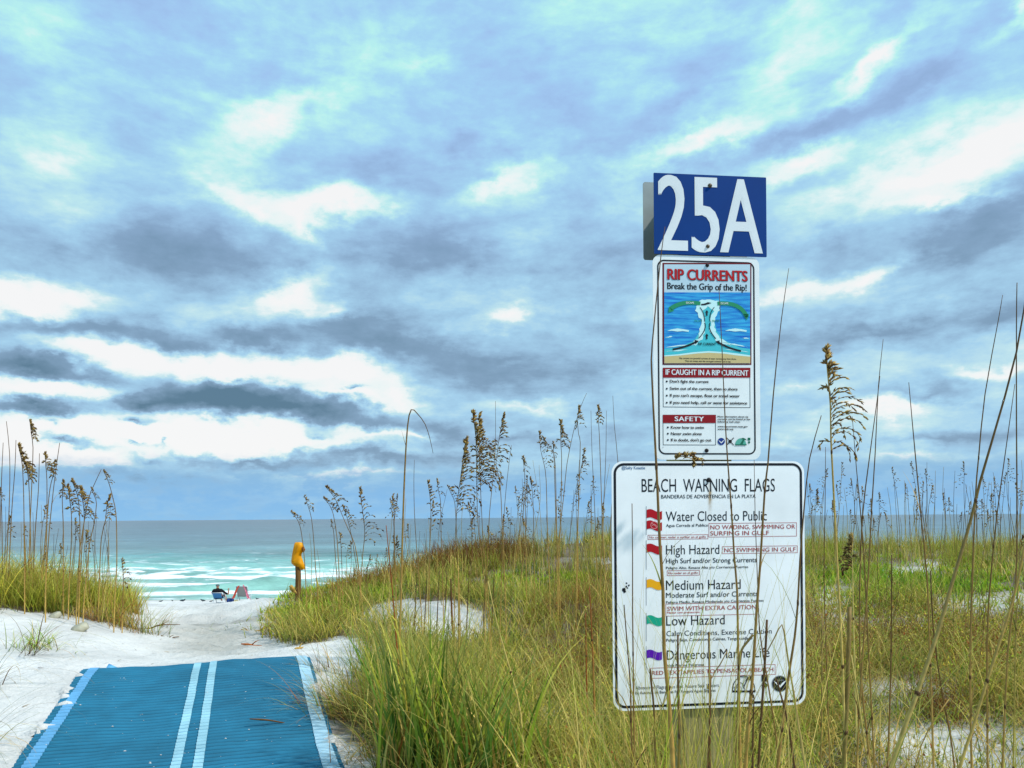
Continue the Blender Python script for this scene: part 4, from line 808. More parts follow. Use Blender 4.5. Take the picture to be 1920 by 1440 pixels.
G1 = ['deep', 'green', 'olive', 'lime', 'straw']; P1 = [3, 6, 2, 2.6, .6]
clump('grass_clump', 775, 1500, 4.35, 190, (.6, .6), .017, (.0, .26), (.05, .9), G1, P1, 'tall dark green grass clump rising from the bottom edge nearest the mat', spread=.11)
clump('grass_clump', 900, 1520, 4.25, 200, (.5, .55), .016, (.02, .32), (.1, 1.1), G1, P1, 'broad green grass clump between the mat and the signs', spread=.15)
clump('grass_clump', 800, 1360, 5.1, 240, (.5, .5), .007, (.02, .30), (.2, 1.2), ['olive', 'green', 'lime', 'straw'], [4, 3, 2, 2], 'upright olive clump in front of the bare white sand patch', spread=.17)
clump('grass_clump', 735, 1340, 5.4, 170, (.55, .45), .008, (.0, .2), (.1, .7), G1, P1, 'narrow upright green clump carrying golden dead stems', spread=.10)
clump('grass_clump', 655, 1318, 5.7, 330, (.3, .38), .005, (.3, .8), (.3, 1.2), ['olive', 'green', 'tan', 'rust', 'deep'], [4, 4, 2, 2, 2], 'shaggy clump hanging over the right edge of the blue mat', az=math.pi*.97, azs=1.15, spread=.13, dead=.4)
clump('grass_clump', 690, 1290, 6.1, 220, (.3, .34), .005, (.1, .8), (.3, 1.3), ['olive', 'green', 'tan', 'deep'], [4, 4, 2, 2], 'rounded shaggy clump just above the one over the mat edge', spread=.15, dead=.35)
clump('grass_clump', 700, 1420, 4.8, 150, (.25, .3), .0045, (.4, .9), (.4, 1.4), ['rust', 'tan', 'brown', 'olive'], [3, 4, 2, 3], 'matted straw coloured tuft at the lower end of the mat edge', spread=.13, dead=.6)
clump('broad_leaf_tuft', 692, 1262, 6.6, 46, (.2, .22), .02, (.1, .9), (.1, .8), ['deep', 'bluegreen', 'green'], [3, 4, 2], 'small dark blue-green tuft of broad blades beside the sand bank', spread=.07, dead=0, tip=('deep', 'bluegreen'))
clump('grass_clump', 70, 1212, 7.2, 120, (.16, .2), .006, (.2, .9), (.2, 1.0), ['bright', 'lime', 'green'], [4, 3, 1], 'small bright green tuft low on the white sand slope', spread=.12, dead=.1)
clump('grass_clump', 245, 1170, 9.2, 300, (.3, .3), .006, (.1, 1.0), (.3, 1.1), ['green', 'olive', 'lime', 'rust', 'tan'], [4, 4, 2, 3, 2], 'fan shaped clump with a rusty base where the dune meets the path', spread=.17, dead=.35)
clump('grass_clump', 170, 1160, 9.2, 160, (.2, .26), .005, (.2, 1.0), (.5, 1.4), ['brown', 'rust', 'olive', 'dry'], [3, 3, 2, 2], 'tangled brown tuft above the grey stone', spread=.16, dead=.5)
clump('grass_clump', 545, 1170, 10.4, 220, (.2, .25), .006, (.2, 1.0), (.3, 1.0), ['bright', 'green', 'olive', 'rust'], [4, 3, 2, 2], 'bright green rounded clump at the foot of the dune by the path', spread=.22, dead=.2)
clump('grass_clump', 1880, 1420, 4.8, 90, (.3, .3), .006, (.3, .8), (.4, 1.5), ['olive', 'green', 'straw'], [3, 2, 3], 'coarse arching tuft at the lower corner farthest from the mat', spread=.12, dead=.4)
clump('grass_clump', 1160, 1440, 4.6, 240, (.3, .35), .0045, (.1, .8), (.3, 1.4), ['olive', 'green', 'straw', 'tan'], [3, 3, 3, 2], 'low tangled clump at the foot of the flags sign', spread=.25, dead=.4)
clump('grass_clump', 1590, 1420, 4.7, 150, (.3, .35), .0045, (.05, .7), (.2, 1.3), ['green', 'olive', 'straw', 'bluegreen'], [3, 3, 3, 1], 'loose grey-green clump beyond the corner of the flags sign', spread=.24, dead=.35)
BR = ['brown', 'wine', 'rust', 'dry']; BP = [6, 4, 1.4, 1]
clump('brown_shrub', 868, 1062, 14.0, 1700, (.30, .34), .010, (.0, 1.1), (.0, .9), BR, BP, 'dark brown rounded shrub, largest of those on the dune crest', spread=.52, seg=3, dead=.1, cat='shrub', tip=('brown', 'rust', 'olive'))
clump('brown_shrub', 935, 1052, 14.6, 1100, (.28, .30), .010, (.0, 1.1), (.0, .9), BR, BP, 'dark brown shrub on the crest between the largest one and the signs', spread=.42, seg=3, dead=.1, cat='shrub', tip=('brown', 'rust', 'olive'))
clump('brown_shrub', 692, 1100, 12.6, 1000, (.24, .28), .009, (.0, 1.1), (.0, .9), ['brown', 'rust', 'dry', 'olive'], [3, 3, 2, 3], 'reddish brown shrub on the crest nearest the short post', spread=.40, seg=3, dead=.1, cat='shrub', tip=('rust', 'brown', 'olive'))
clump('brown_shrub', 1760, 1345, 5.4, 420, (.12, .2), .0045, (.0, 1.2), (.0, 1.2), ['rust', 'wine', 'brown'], [3, 3, 2], 'small rust red dry bush in the sandy lower right', spread=.12, seg=3, dead=.1, cat='shrub', tip=('rust', 'wine', 'brown'))
clump('brown_shrub', 1075, 1285, 6.3, 600, (.16, .26), .0045, (.0, 1.2), (.0, 1.4), ['brown', 'wine', 'dry'], [5, 2, 2], 'dark tangled dead bush just left of the flags sign', spread=.2, seg=4, dead=.1, cat='shrub', tip=('brown', 'dry', 'brown'))
clump('leafy_bush', 1640, 1075, 11.5, 1500, (.10, .16), .016, (.0, 1.4), (.0, .9), ['bright', 'lime', 'green'], [4, 3, 3], 'bright green leafy patch between sand gaps right of the flags sign', spread=.5, seg=2, dead=0, cat='shrub', tip=('bright', 'lime', 'green'))
clump('leafy_bush', 1745, 1090, 11.0, 1200, (.10, .16), .016, (.0, 1.4), (.0, .9), ['bright', 'green', 'lime'], [3, 4, 3], 'darker green leafy patch farther right of the flags sign', spread=.45, seg=2, dead=0, cat='shrub', tip=('bright', 'green', 'green'))
clump('leafy_bush', 640, 1120, 11.8, 1500, (.08, .14), .016, (.0, 1.4), (.0, .9), ['bright', 'lime', 'green'], [5, 3, 2], 'bright green leafy mat beside the short post', spread=.55, seg=2, dead=0, cat='shrub', tip=('bright', 'lime', 'yellow'))
clump('leafy_bush', 1010, 1100, 11.6, 1700, (.08, .14), .016, (.0, 1.4), (.0, .9), ['bright', 'lime', 'green'], [5, 3, 2], 'bright green leafy band below the crest left of the signs', spread=.65, seg=2, dead=0, cat='shrub', tip=('bright', 'lime', 'yellow'))
for (px_, dd, n_, lb) in ((1235, 2.0, 200, 'tall fine grass tuft right in front of the left half of the sign post'), (1340, 1.95, 230, 'tall fine grass tuft right in front of the right half of the sign post'), (1165, 2.1, 60, 'fine blades curving over the lower left corner of the flags sign'), (1450, 2.0, 60, 'fine blades curving over the lower right corner of the flags sign')):
    clump('tall_grass_tuft', px_, 2100, dd, n_, (.95, .6), .0042, (.0, .2), (.0, .75), ['olive', 'green', 'straw', 'dry', 'lime'], [3, 2, 3, 2, 2], lb, spread=.13, dead=.3, seg=9)
# thin blades arching over the left sand from a plant outside the frame
for i, (px, py, d, lb) in enumerate([(-60, 1420, 4.9, 'thin dark blades arching in over the sand at the lower left corner'), (-40, 1300, 6.0, 'thin wiry blades arching over the white slope left of the mat'), (60, 1236, 6.9, 'sparse dark blades sprawling below the bright green tuft')]):
    clump('wiry_grass_tuft', px, py, d, [34, 34, 26][i], (.55, .5), .006, (.4, .7), (.8, 1.1), ['brown', 'dry', 'deep', 'olive'], [4, 3, 2, 2], lb, az=-.2, azs=.9, spread=.05, dead=.3)
for i, (px, py, lb) in enumerate([(300, 1176, 'grey wiry tuft spreading into the path mouth'), (505, 1190, 'grey wiry twigs leaning over the path from the green clump'), (610, 1262, 'dark fine blades over the far right corner of the mat')]):
    clump('wiry_grass_tuft', px, py, depth_at(px, py), 40, (.25, .35), .0045, (.4, .8), (.3, .9), ['brown', 'dry', 'deep', 'tan'], [3, 4, 2, 2], lb, az=(0.1, 2.8, 2.7)[i], azs=1.1, spread=.07, dead=.3)

# --- stems and sea oats
def smooth_path(pts, n=14):
    pts = np.asarray(pts, float); k = len(pts); s = np.r_[0, np.cumsum(np.linalg.norm(np.diff(pts, axis=0), axis=1))]
    if k == 2: return pts[0]+(pts[1]-pts[0])*np.linspace(0, 1, 4)[:, None]
    out = []; Pp = np.vstack([2*pts[0]-pts[1], pts, 2*pts[-1]-pts[-2]])
    for i in range(k-1):
        m_ = max(2, int(n*(s[i+1]-s[i])/s[-1])); a, b, c, d = Pp[i:i+4]
        for t in np.linspace(0, 1, m_, endpoint=False): out.append(.5*((2*b)+(-a+c)*t+(2*a-5*b+4*c-d)*t*t+(-a+3*b-3*c+d)*t**3))
    out.append(pts[-1]); return np.array(out)
def seed_head(mb, axis, side, nb, ns, blen, size, seed, droop=1.0, color='mix', fat=.25, reps=None, tone=1.0):
    """sea oat panicle along AXIS (tip first): drooping branchlets of flat spikelets"""
    rr = np.random.default_rng(seed); L = np.linalg.norm(axis[0]-axis[-1]); k = len(axis)
    cen = []; dirs = []; sz = []; cl = []
    for j in range(nb):
        f = ((j+.5)/nb)**1.35; i = f*(k-1); a = axis[int(i)]*(1-i % 1)+axis[min(int(i)+1, k-1)]*(i % 1)
        main = rr.random() < .85
        az_ = side+rr.normal(0, .45) if main else side+math.pi+rr.normal(0, .6)
        env = .12+1.0*np.clip((f-.15)/.5, 0, 1)**1.3*(1 if f < .85 else 1.25-(f-.85)*2)
        bl = blen*env*rr.uniform(.75, 1.2)*(1 if main else .35); h = np.array([math.cos(az_), math.sin(az_), 0])
        path = [a]; ang = .15+.75*f
        for s_ in range(ns):
            path.append(path[-1]+(h*math.sin(ang)+np.array([0, 0, math.cos(ang)]))*bl/ns); ang += (1.9*droop*(.25+f))/ns*rr.uniform(.8, 1.2)
        path = np.array(path)
        if ns > 3: mb.tube(path, np.linspace(size*.07, size*.04, len(path)), 3, PALETTE['brown']*.7, cap=False)
        for s_ in range(ns):
            for rep in range(reps or (3 if ns > 4 else 2)):
                dr = path[s_+1]-path[s_]; dr /= np.linalg.norm(dr)+1e-9; dr = dr+rr.normal(0, .24, 3)+np.array([0, 0, -.15*f]); dr /= np.linalg.norm(dr)
                cen.append(path[s_]+(path[s_+1]-path[s_])*rr.random()); dirs.append(dr); sz.append(size*rr.uniform(.75, 1.2)); cl.append(PALETTE[rr.choice(['tan', 'dry', 'brown', 'dry', 'brown'])]*rr.uniform(.5, 1.05)*np.array([.9, .95, 1.05])*tone)
    cen = np.array(cen); D = np.array(dirs); s = np.array(sz)[:, None]; n = len(cen); r0 = rr.normal(0, 1, (n, 3)); U = np.cross(D, r0); U /= np.linalg.norm(U, axis=1)[:, None]; V = np.cross(D, U)
    v = np.stack([cen, cen+D*s*.45+U*s*fat, cen+D*s*.45+V*s*.1, cen+D*s*.45-U*s*fat, cen+D*s*.45-V*s*.1, cen+D*s*1.05], 1).reshape(-1, 3)
    o = np.arange(n)[:, None]*6; tr = np.array([(0,1,2),(0,2,3),(0,3,4),(0,4,1),(5,2,1),(5,3,2),(5,4,3),(5,1,4)]); t = (o[:, :, None]+tr[None]).reshape(-1, 3)
    mb.add(v, tris=t, color=np.repeat(np.array(cl), 6, 0))
STALKS = 0
def stalk(pts, d, w0, w1, label, head=None, ground=True, colr=('brown', 'tan'), group=None, leaves=0, name=None, hb=(14, 4), side=None, dy=.0, node=True, size=.018, hk=None):
    """pts: pixel path tip first; w0/w1: pixel widths at tip and base; head: share of the path, from the tip, that carries seed"""
    global STALKS; STALKS += 1; rr = np.random.default_rng(STALKS*7+1)
    q = [P(px, py, d+dy*(1-i/len(pts))) for i, (px, py) in enumerate(pts)]
    if ground:
        a, b = q[-2], q[-1]; t = (b-a)/max(a[2]-b[2], 1e-6); t[0] = np.clip(t[0], -.28, .28); t[1] = 0; t[2] = -1; g = float(ground_z(b[0], b[1]))
        if b[2] > g+.03:
            hh = b[2]-g+.03; q.append(b+t*hh*.5*np.array([.8, 1, 1])); q.append(b+np.array([t[0]*hh*.6, 0, -hh]))
    path = smooth_path(q); n = len(path); s = np.linspace(0, 1, n)
    px1 = d/FPX; rad = (w0+(w1-w0)*np.minimum(1, s*1.25))*px1/2
    ca, cb = PALETTE[colr[0]]*.6, PALETTE[colr[1]]*1.0
    cc = ca[None]*(1-s[:, None]**2)+cb[None]*s[:, None]**2
    nm = name or ('sea_oat_stalk' if head else 'bare_grass_stem')
    B = q[-1]
    single = head is None and not leaves
    if single: e = None; o3 = B
    else: e = empty(nm, B, label=label, cat='sea oats' if head else 'grass stem', group=group); o3 = B
    mb = MB(); mb.tube(path-o3, rad, 5, cc)
    if node and w1 > 2:
        for f in (.38, .7): i = int(f*(n-1)); mb.tube(path[i:i+1]-o3+np.array([[0, 0, -.008], [0, 0, -.003], [0, 0, .003], [0, 0, .008]]), [rad[i]*.9, rad[i]*1.22, rad[i]*1.22, rad[i]*.9], 6, PALETTE['brown']*.5)
    if single:
        o = mb.build(nm, CULM, smooth=True); o.location = B; tag(o, label=label, cat='grass stem', group=group); return o
    mb.build('stem', CULM, e, smooth=True)
    if head:
        m_ = max(4, int(n*head)); ax = smooth_path(path[:m_], 16) if m_ > 2 else path[:m_]; Lh = np.linalg.norm(ax[0]-ax[-1])
        mh = MB(); sd_a = side if side is not None else rr.uniform(-.6, .6)+(math.pi if rr.random() < .25 else 0)
        seed_head(mh, ax-o3, sd_a, hb[0], hb[1], Lh*.33, min(size*1.45, Lh*.14), STALKS, 1.1, **(hk or {})); mh.build('seed_head', SEED, e)['kind'] = 'stuff'
    for L_ in range(leaves):
        i = int(rr.uniform(.35, .85)*(n-1)); ml = MB(); az_ = np.array([rr.random()*6.28]); ln = np.array([rr.uniform(.12, .3)])
        blades(ml, (path[i]-o3)[None], az_, np.array([rr.uniform(.15, .5)]), ln, np.array([.004+.001*d/5]), np.array([rr.uniform(.3, 1.6)]), PALETTE[rr.choice(['dry', 'olive', 'tan', 'brown'])][None]*.8, 6); ml.build('leaf', GRASS, e)
    return e
# in front of the signs
stalk([(1247,425),(1239,482),(1223,643),(1222,700),(1228,823),(1233,925),(1237,1018),(1243,1107),(1245,1218),(1252,1290),(1257,1360),(1262,1440)], 1.95, 1.2, 9, 'thick dark stem crossing all three signs near their left edges', leaves=2, name='bare_grass_stem')
stalk([(1348,540),(1354,660),(1359,773),(1364,860),(1371,949),(1377,1048),(1382,1107),(1384,1218),(1386,1325),(1388,1440)], 2.0, 1.2, 5.5, 'thin straight stem through the word Current and down past Currents', leaves=2)
stalk([(1479,503),(1465,600),(1450,740),(1440,868),(1434,919),(1425,1064),(1419,1140),(1411,1270),(1406,1325),(1398,1440)], 1.9, 1.0, 7, 'long stem just clear of the rip sign and crossing the last letters of FLAGS', leaves=2)
stalk([(1414,862),(1416,969),(1421,1107),(1424,1179),(1433,1240),(1447,1325),(1462,1440)], 1.95, 1.0, 4, 'fine stem crossing the letter A of FLAGS')
stalk([(1540,779),(1518,860),(1508,950),(1500,1050),(1496,1130),(1490,1195),(1480,1258),(1471,1330),(1458,1440)], 1.9, 1.5, 6.5, 'stem along the right border of the flags sign', leaves=1)
stalk([(1185,944),(1186,1044),(1186,1140),(1187,1226),(1188,1325),(1190,1440)], 2.0, 1.6, 4, 'upright stem left of the printed flags', leaves=3)
stalk([(1170,1134),(1176,1210),(1182,1286),(1183,1350),(1186,1440)], 2.0, 2, 5, 'short stem beside the lower left border of the flags sign', leaves=3)
stalk([(1438,1162),(1435,1226),(1431,1290),(1427,1350),(1422,1440)], 1.85, 4.5, 5, 'broken off stub ending at the words Marine Life', colr=('brown', 'brown'))
stalk([(1271,1190),(1271,1250),(1272,1325),(1274,1380),(1272,1440)], 1.8, 3.5, 7, 'snapped yellowing stem under the D of Dangerous', colr=('brown', 'yellow'))
stalk([(1329,1186),(1330,1250),(1331,1330),(1330,1440)], 1.8, 3.5, 6.5, 'snapped stem with an orange sheath in the middle of the flags sign', colr=('brown', 'rust'))
stalk([(1363,1222),(1350,1246),(1334,1272),(1332,1310)], 1.82, 2, 3, 'bent side blade leaning out from the orange snapped stem', ground=True, colr=('dry', 'rust'))
stalk([(1219,1255),(1222,1290),(1226,1330),(1229,1440)], 1.9, 4, 3.5, 'short pale green stem at the start of the bottom line of text', colr=('brown', 'olive'))
stalk([(1412,1190),(1400,1205),(1389,1222),(1386,1250),(1384,1300)], 1.95, 5, 3, 'frayed split leaf hanging beside the words Exercise Caution', colr=('dry', 'dry'))
stalk([(1456,1273),(1466,1310),(1476,1350),(1490,1440)], 1.85, 3, 5.5, 'dark stem crossing the round emblem', colr=('brown', 'brown'))
stalk([(1439,1220),(1452,1196),(1466,1171),(1473,1205),(1481,1258),(1490,1310),(1497,1360),(1510,1440)], 1.8, 2, 5, 'yellow leaf bent over in a sharp peak at the lower right of the flags sign', colr=('dry', 'straw'))
stalk([(1414,1306),(1413,1330),(1412,1370),(1411,1440)], 1.85, 2, 6, 'short dark spiky stub at the bottom border of the flags sign', colr=('brown', 'brown'), head=.2, hb=(7, 2), size=.012)
# seed head caught on top of the flags sign
e = empty('broken_seed_head', P(1290, 862, 2.2), label='dried curled seed head caught on the top edge of the flags sign', cat='seed head'); mb = MB(); o3 = P(1290, 862, 2.2)
ax = smooth_path([P(1266, 862, 2.2), P(1276, 856, 2.19), P(1290, 858, 2.18), P(1300, 862, 2.19), P(1306, 873, 2.2)])-o3
seed_head(mb, ax, .4, 16, 3, .035, .014, 5, 1.6); mb.build('spikelets', SEED, e)['kind'] = 'stuff'; mb = MB(); mb.tube(ax, .0013, 5, PALETTE['tan']*.5); mb.build('stem', CULM, e)
# right of the signs
stalk([(1548,657),(1552,700),(1557,760),(1558,820),(1561,880),(1566,980),(1572,1100),(1580,1250),(1586,1440)], 2.5, 2, 5, 'tallest and nearest sea oat, its big tan head drooping right of the signs', head=.40, hb=(36, 9), side=.0, colr=('tan', 'straw'), leaves=1, size=.0125, hk=dict(fat=.16, reps=2, tone=1.35))
stalk([(1598,1008),(1598,1050),(1599,1095),(1600,1160),(1604,1300),(1608,1440)], 3.6, 1.5, 4, 'pale straw seed head low in front of the green dune', head=.24, hb=(20, 4), colr=('straw', 'straw'), size=.03)
stalk([(1656,636),(1647,725),(1641,850),(1634,961),(1628,1080),(1616,1250),(1606,1440)], 2.6, 1, 4, 'tall straight bare stem, first of the two behind the big sea oat', leaves=2)
stalk([(1650,705),(1644,755),(1630,860),(1617,970),(1612,1101),(1613,1252),(1625,1373),(1632,1440)], 2.7, 1, 4.5, 'tall stem crossing the straight one behind the big sea oat', leaves=1)
stalk([(1598,781),(1606,880),(1614,965),(1622,1080),(1630,1250),(1640,1440)], 2.8, 1, 4, 'medium bare stem leaning away beside the big sea oat')
stalk([(1548,838),(1547,955),(1545,1080),(1550,1250),(1556,1440)], 3.0, 1, 3.5, 'thin bare stem close to the corner of the flags sign')
stalk([(1704,717),(1710,785),(1716,850),(1727,967),(1738,1080),(1742,1180)], 3.2, 1.2, 4, 'bare stem alone in the gap between the tall stems', leaves=1)
stalk([(1880,553),(1872,600),(1847,739),(1835,858),(1829,935),(1822,1120),(1819,1270),(1822,1440)], 2.6, 1, 4.5, 'slender tall stem crossing the thick leaning one', leaves=3)
stalk([(1932,500),(1906,660),(1863,817),(1838,903),(1819,980),(1783,1101),(1758,1188),(1720,1300),(1672,1440)], 2.3, 2.5, 9, 'thickest stem, leaning diagonally across the right side', leaves=1, colr=('brown', 'straw'))
stalk([(1907,530),(1906,600),(1906,795),(1907,961),(1905,1090),(1890,1220),(1880,1440)], 2.5, 1.6, 4, 'perfectly upright dark stem at the right', leaves=2)
stalk([(1903,720),(1885,850),(1869,969),(1858,1080),(1851,1200),(1852,1440)], 2.7, 1.2, 4.5, 'bare stem leaning behind the upright dark one', leaves=1)
stalk([(1925,1000),(1908,1092),(1886,1169),(1851,1277),(1822,1373),(1800,1440)], 2.4, 4, 7, 'pale thick leaning cane in the lower right', colr=('tan', 'straw'))
stalk([(1593,1138),(1591,1220),(1588,1320),(1582,1440)], 2.5, 8, 9, 'stout cut cane stub near the bottom right of the flags sign', colr=('dry', 'olive'))
stalk([(1596,1228),(1612,1330),(1622,1400),(1632,1440)], 2.5, 3, 5, 'slanting pale stem crossing the stout cane stub', colr=('straw', 'tan'))
stalk([(1672,1040),(1672,1108),(1671,1220),(1668,1340),(1664,1440)], 2.9, 2, 4, 'dark jointed stem standing against the rusty brush', leaves=2)
stalk([(1542,1150),(1541,1260),(1540,1360),(1538,1440)], 2.7, 2, 3.5, 'olive stem by the lower corner of the flags sign', colr=('dry', 'olive'))
stalk([(1745,1070),(1750,1180),(1765,1290),(1782,1380),(1790,1440)], 2.8, 2, 4, 'dark stem under the diagonal cane')
stalk([(1915,900),(1912,1040),(1905,1180),(1902,1330)], 3.1, 1.2, 4, 'pale stem at the extreme right edge', colr=('dry', 'yellow'), leaves=1)
stalk([(1780,1310),(1740,1370),(1715,1440)], 2.6, 2, 3, 'short bent cane in the sandy lower right', colr=('tan', 'dry'))
# the middle
stalk([(812,850),(806,822),(797,795),(783,776),(771,768),(764,800),(759,880),(756,960),(753,1060),(751,1140),(748,1210)], 5.6, .8, 4.6, 'tall bent-over stem whose dead tip hooks down', leaves=2, node=False)
stalk([(728,1160),(742,1165),(756,1272),(769,1390),(776,1440)], 4.3, 3, 6, 'golden cane slanting through the tall green clump', colr=('yellow', 'tan'))
stalk([(724,985),(733,1080),(740,1160)], 5.2, 1.5, 4, 'orange dead stem above the green clump', colr=('rust', 'rust'))
stalk([(859,1060),(860,1171),(861,1250),(862,1300)], 5.2, 2.2, 4, 'yellow stem before the bare sand patch', colr=('tan', 'yellow'))
stalk([(915,1090),(931,1166),(950,1235),(964,1284),(976,1340),(982,1440)], 4.2, 1.8, 6, 'long pale cane leaning in front of the dune grass', colr=('straw', 'straw'))
stalk([(1105,1100),(1110,1200),(1113,1280),(1115,1345)], 4.8, 2, 5, 'orange cane left of the flags sign', colr=('rust', 'tan'))
stalk([(1098,1150),(1099,1230),(1100,1300)], 5.2, 1.5, 4, 'thin rusty cane beside the orange one', colr=('rust', 'rust'))
stalk([(845,1085),(847,1150),(850,1205)], 8.3, 3, 4.6, 'short thick brown clump of stems standing in the bare sand patch', colr=('brown', 'rust'))
for (x_, lbl) in ((776, 'first'), (795, 'second'), (818, 'third'), (832, 'fourth'), (874, 'fifth'), (905, 'sixth'), (921, 'seventh')):
    stalk([(x_+6, 1070), (x_+3, 1130), (x_, 1195)], 8.3, 1.2, 2.3, f'{lbl} from the mat of the dark stems rising out of the bare sand patch', colr=('brown', 'brown'))
H = [ # tip..., label
 ([(886,775),(892,820),(893,868),(895,960),(899,1010),(905,1060)],6.5,'dark double sea oat head, heaviest of the middle group, nearer stem',.40,(44,4)),
 ([(898,780),(899,825),(899,870),(903,960),(906,1020),(910,1060)],6.6,'dark double sea oat head, heaviest of the middle group, farther stem',.38,(44,4)),
 ([(874,826),(868,860),(863,900),(858,935),(854,1000),(853,1060)],6.4,'long one-sided sea oat head leaning just left of the heaviest pair',.48,(38,4)),
 ([(944,778),(937,815),(932,850),(930,872),(938,910),(941,975),(944,1040)],7,'slim dark sea oat head right of the heaviest pair',.34,(18,4)),
 ([(929,752),(929,830),(926,880),(918,960),(914,1040)],6.8,'bare needle-like stem rising right of the heaviest pair',None,None),
 ([(959,835),(953,880),(946,950),(942,1040)],7.5,'thin bare stem next to the slim dark sea oat',None,None),
 ([(735,932),(738,950),(739,972),(740,1040),(742,1100)],8,'small sea oat head left of the bent-over stem',.25,(12,3)),
 ([(802,905),(806,930),(808,960),(806,1010),(805,1060)],8,'thin tan sea oat head right of the bent-over stem',.4,(14,3)),
 ([(819,900),(823,925),(826,940),(827,1000),(829,1060)],8.5,'pale wispy sea oat right of the thin tan one',.25,(10,3)),
 ([(777,862),(776,900),(777,960),(782,1040),(786,1090)],7.5,'short stem hidden close behind the bent-over stem',None,None),
 ([(1011,812),(1014,845),(1020,870),(1024,900),(1026,980),(1028,1030)],9,'leaning sea oat at the start of the right-hand group',.4,(16,3)),
 ([(1018,820),(1032,840),(1038,850),(1040,900),(1043,1000),(1045,1030)],9,'sea oat with a head bent to the left above the ridge',.3,(14,3)),
 ([(1037,830),(1038,850),(1041,870),(1043,950),(1044,1030)],9.2,'small sea oat just right of the bent headed one',.22,(12,3)),
 ([(1051,790),(1051,815),(1052,840),(1053,860),(1052,940),(1049,1030)],8.8,'dark plume-like sea oat in the centre of the right-hand group',.32,(22,4)),
 ([(1085,763),(1083,790),(1085,815),(1088,830),(1086,900),(1082,1030)],8.6,'sea oat crossed by a long bare leaf',.28,(16,3)),
 ([(1100,737),(1088,765),(1075,810),(1063,870),(1058,920),(1050,990),(1046,1030)],8.7,'long bare leaf slanting across the right-hand group',None,None),
 ([(1121,762),(1122,785),(1123,805),(1124,822),(1126,880),(1130,1000),(1132,1030)],8.4,'dark compact sea oat head nearest the rip sign',.24,(18,4)),
 ([(1149,742),(1152,800),(1158,860),(1160,960),(1160,1030)],8.4,'tall bare stem between the compact head and the sign',None,None),
 ([(1108,770),(1110,850),(1114,930),(1118,1030)],9,'straight bare stem left of the compact head',None,None),
 ([(1137,770),(1136,850),(1133,920),(1128,1030)],9,'fine bare stem right of the compact head',None,None),
 ([(980,857),(983,880),(984,900),(985,960),(986,1040)],9.4,'light sea oat standing alone left of the right-hand group',.3,(12,3)),
 ([(993,897),(998,920),(1000,960),(1001,1030)],9.6,'faint drooping sea oat beside the lone light one',.35,(12,3)),
 ([(1096,843),(1091,870),(1086,900),(1084,960),(1083,1030)],9.5,'tan sea oat low under the long bare leaf',.4,(16,3)),
 ([(840,913),(848,930),(853,945),(856,1000)],8,'small drooping sea oat touching the long one-sided head',.35,(9,3)),
 ([(545,960),(556,972),(562,985),(566,1005),(571,1050),(574,1110)],10,'drooping sea oat right over the yellow wrap',.33,(13,3)),
 ([(571,931),(578,950),(584,972),(588,1010),(592,1070),(596,1120)],10,'upright sea oat to the right of the yellow wrap',.25,(11,3)),
 ([(611,914),(622,926),(631,940),(640,962),(652,990),(665,1020),(672,1060),(676,1100)],9.5,'long curved sea oat head, highest above the open sea',.42,(20,4)),
 ([(606,934),(616,944),(623,958),(627,975),(632,1010),(636,1080)],9.6,'shorter curved sea oat below the highest one',.3,(14,3)),
 ([(643,950),(652,975),(660,1010),(668,1060),(676,1110)],9.4,'slender sea oat behind the highest curved one',.3,(12,3)),
 ([(674,917),(678,945),(682,975),(684,1003),(680,1040),(676,1100)],9.3,'straight tan sea oat right of the curved ones',.5,(20,4)),
 ([(620,975),(624,990),(626,1002),(630,1060),(634,1110)],10,'pale low sea oat against the surf',.25,(10,3)),
 ([(637,1000),(639,1018),(641,1060),(642,1110)],10,'tiny dark sea oat near the brown shrub',.2,(8,3)),
]
for (pp_, d_, lb_, hd, hb) in H:
    base_d = d_
    stalk(pp_, base_d, .8 if hd else .7, 1.9, lb_, head=hd, hb=hb or (14, 4), leaves=(STALKS % 2) if hd else 0, side=math.pi if 'left' in lb_ and 'bent to the left' in lb_ else .1, size=.022)
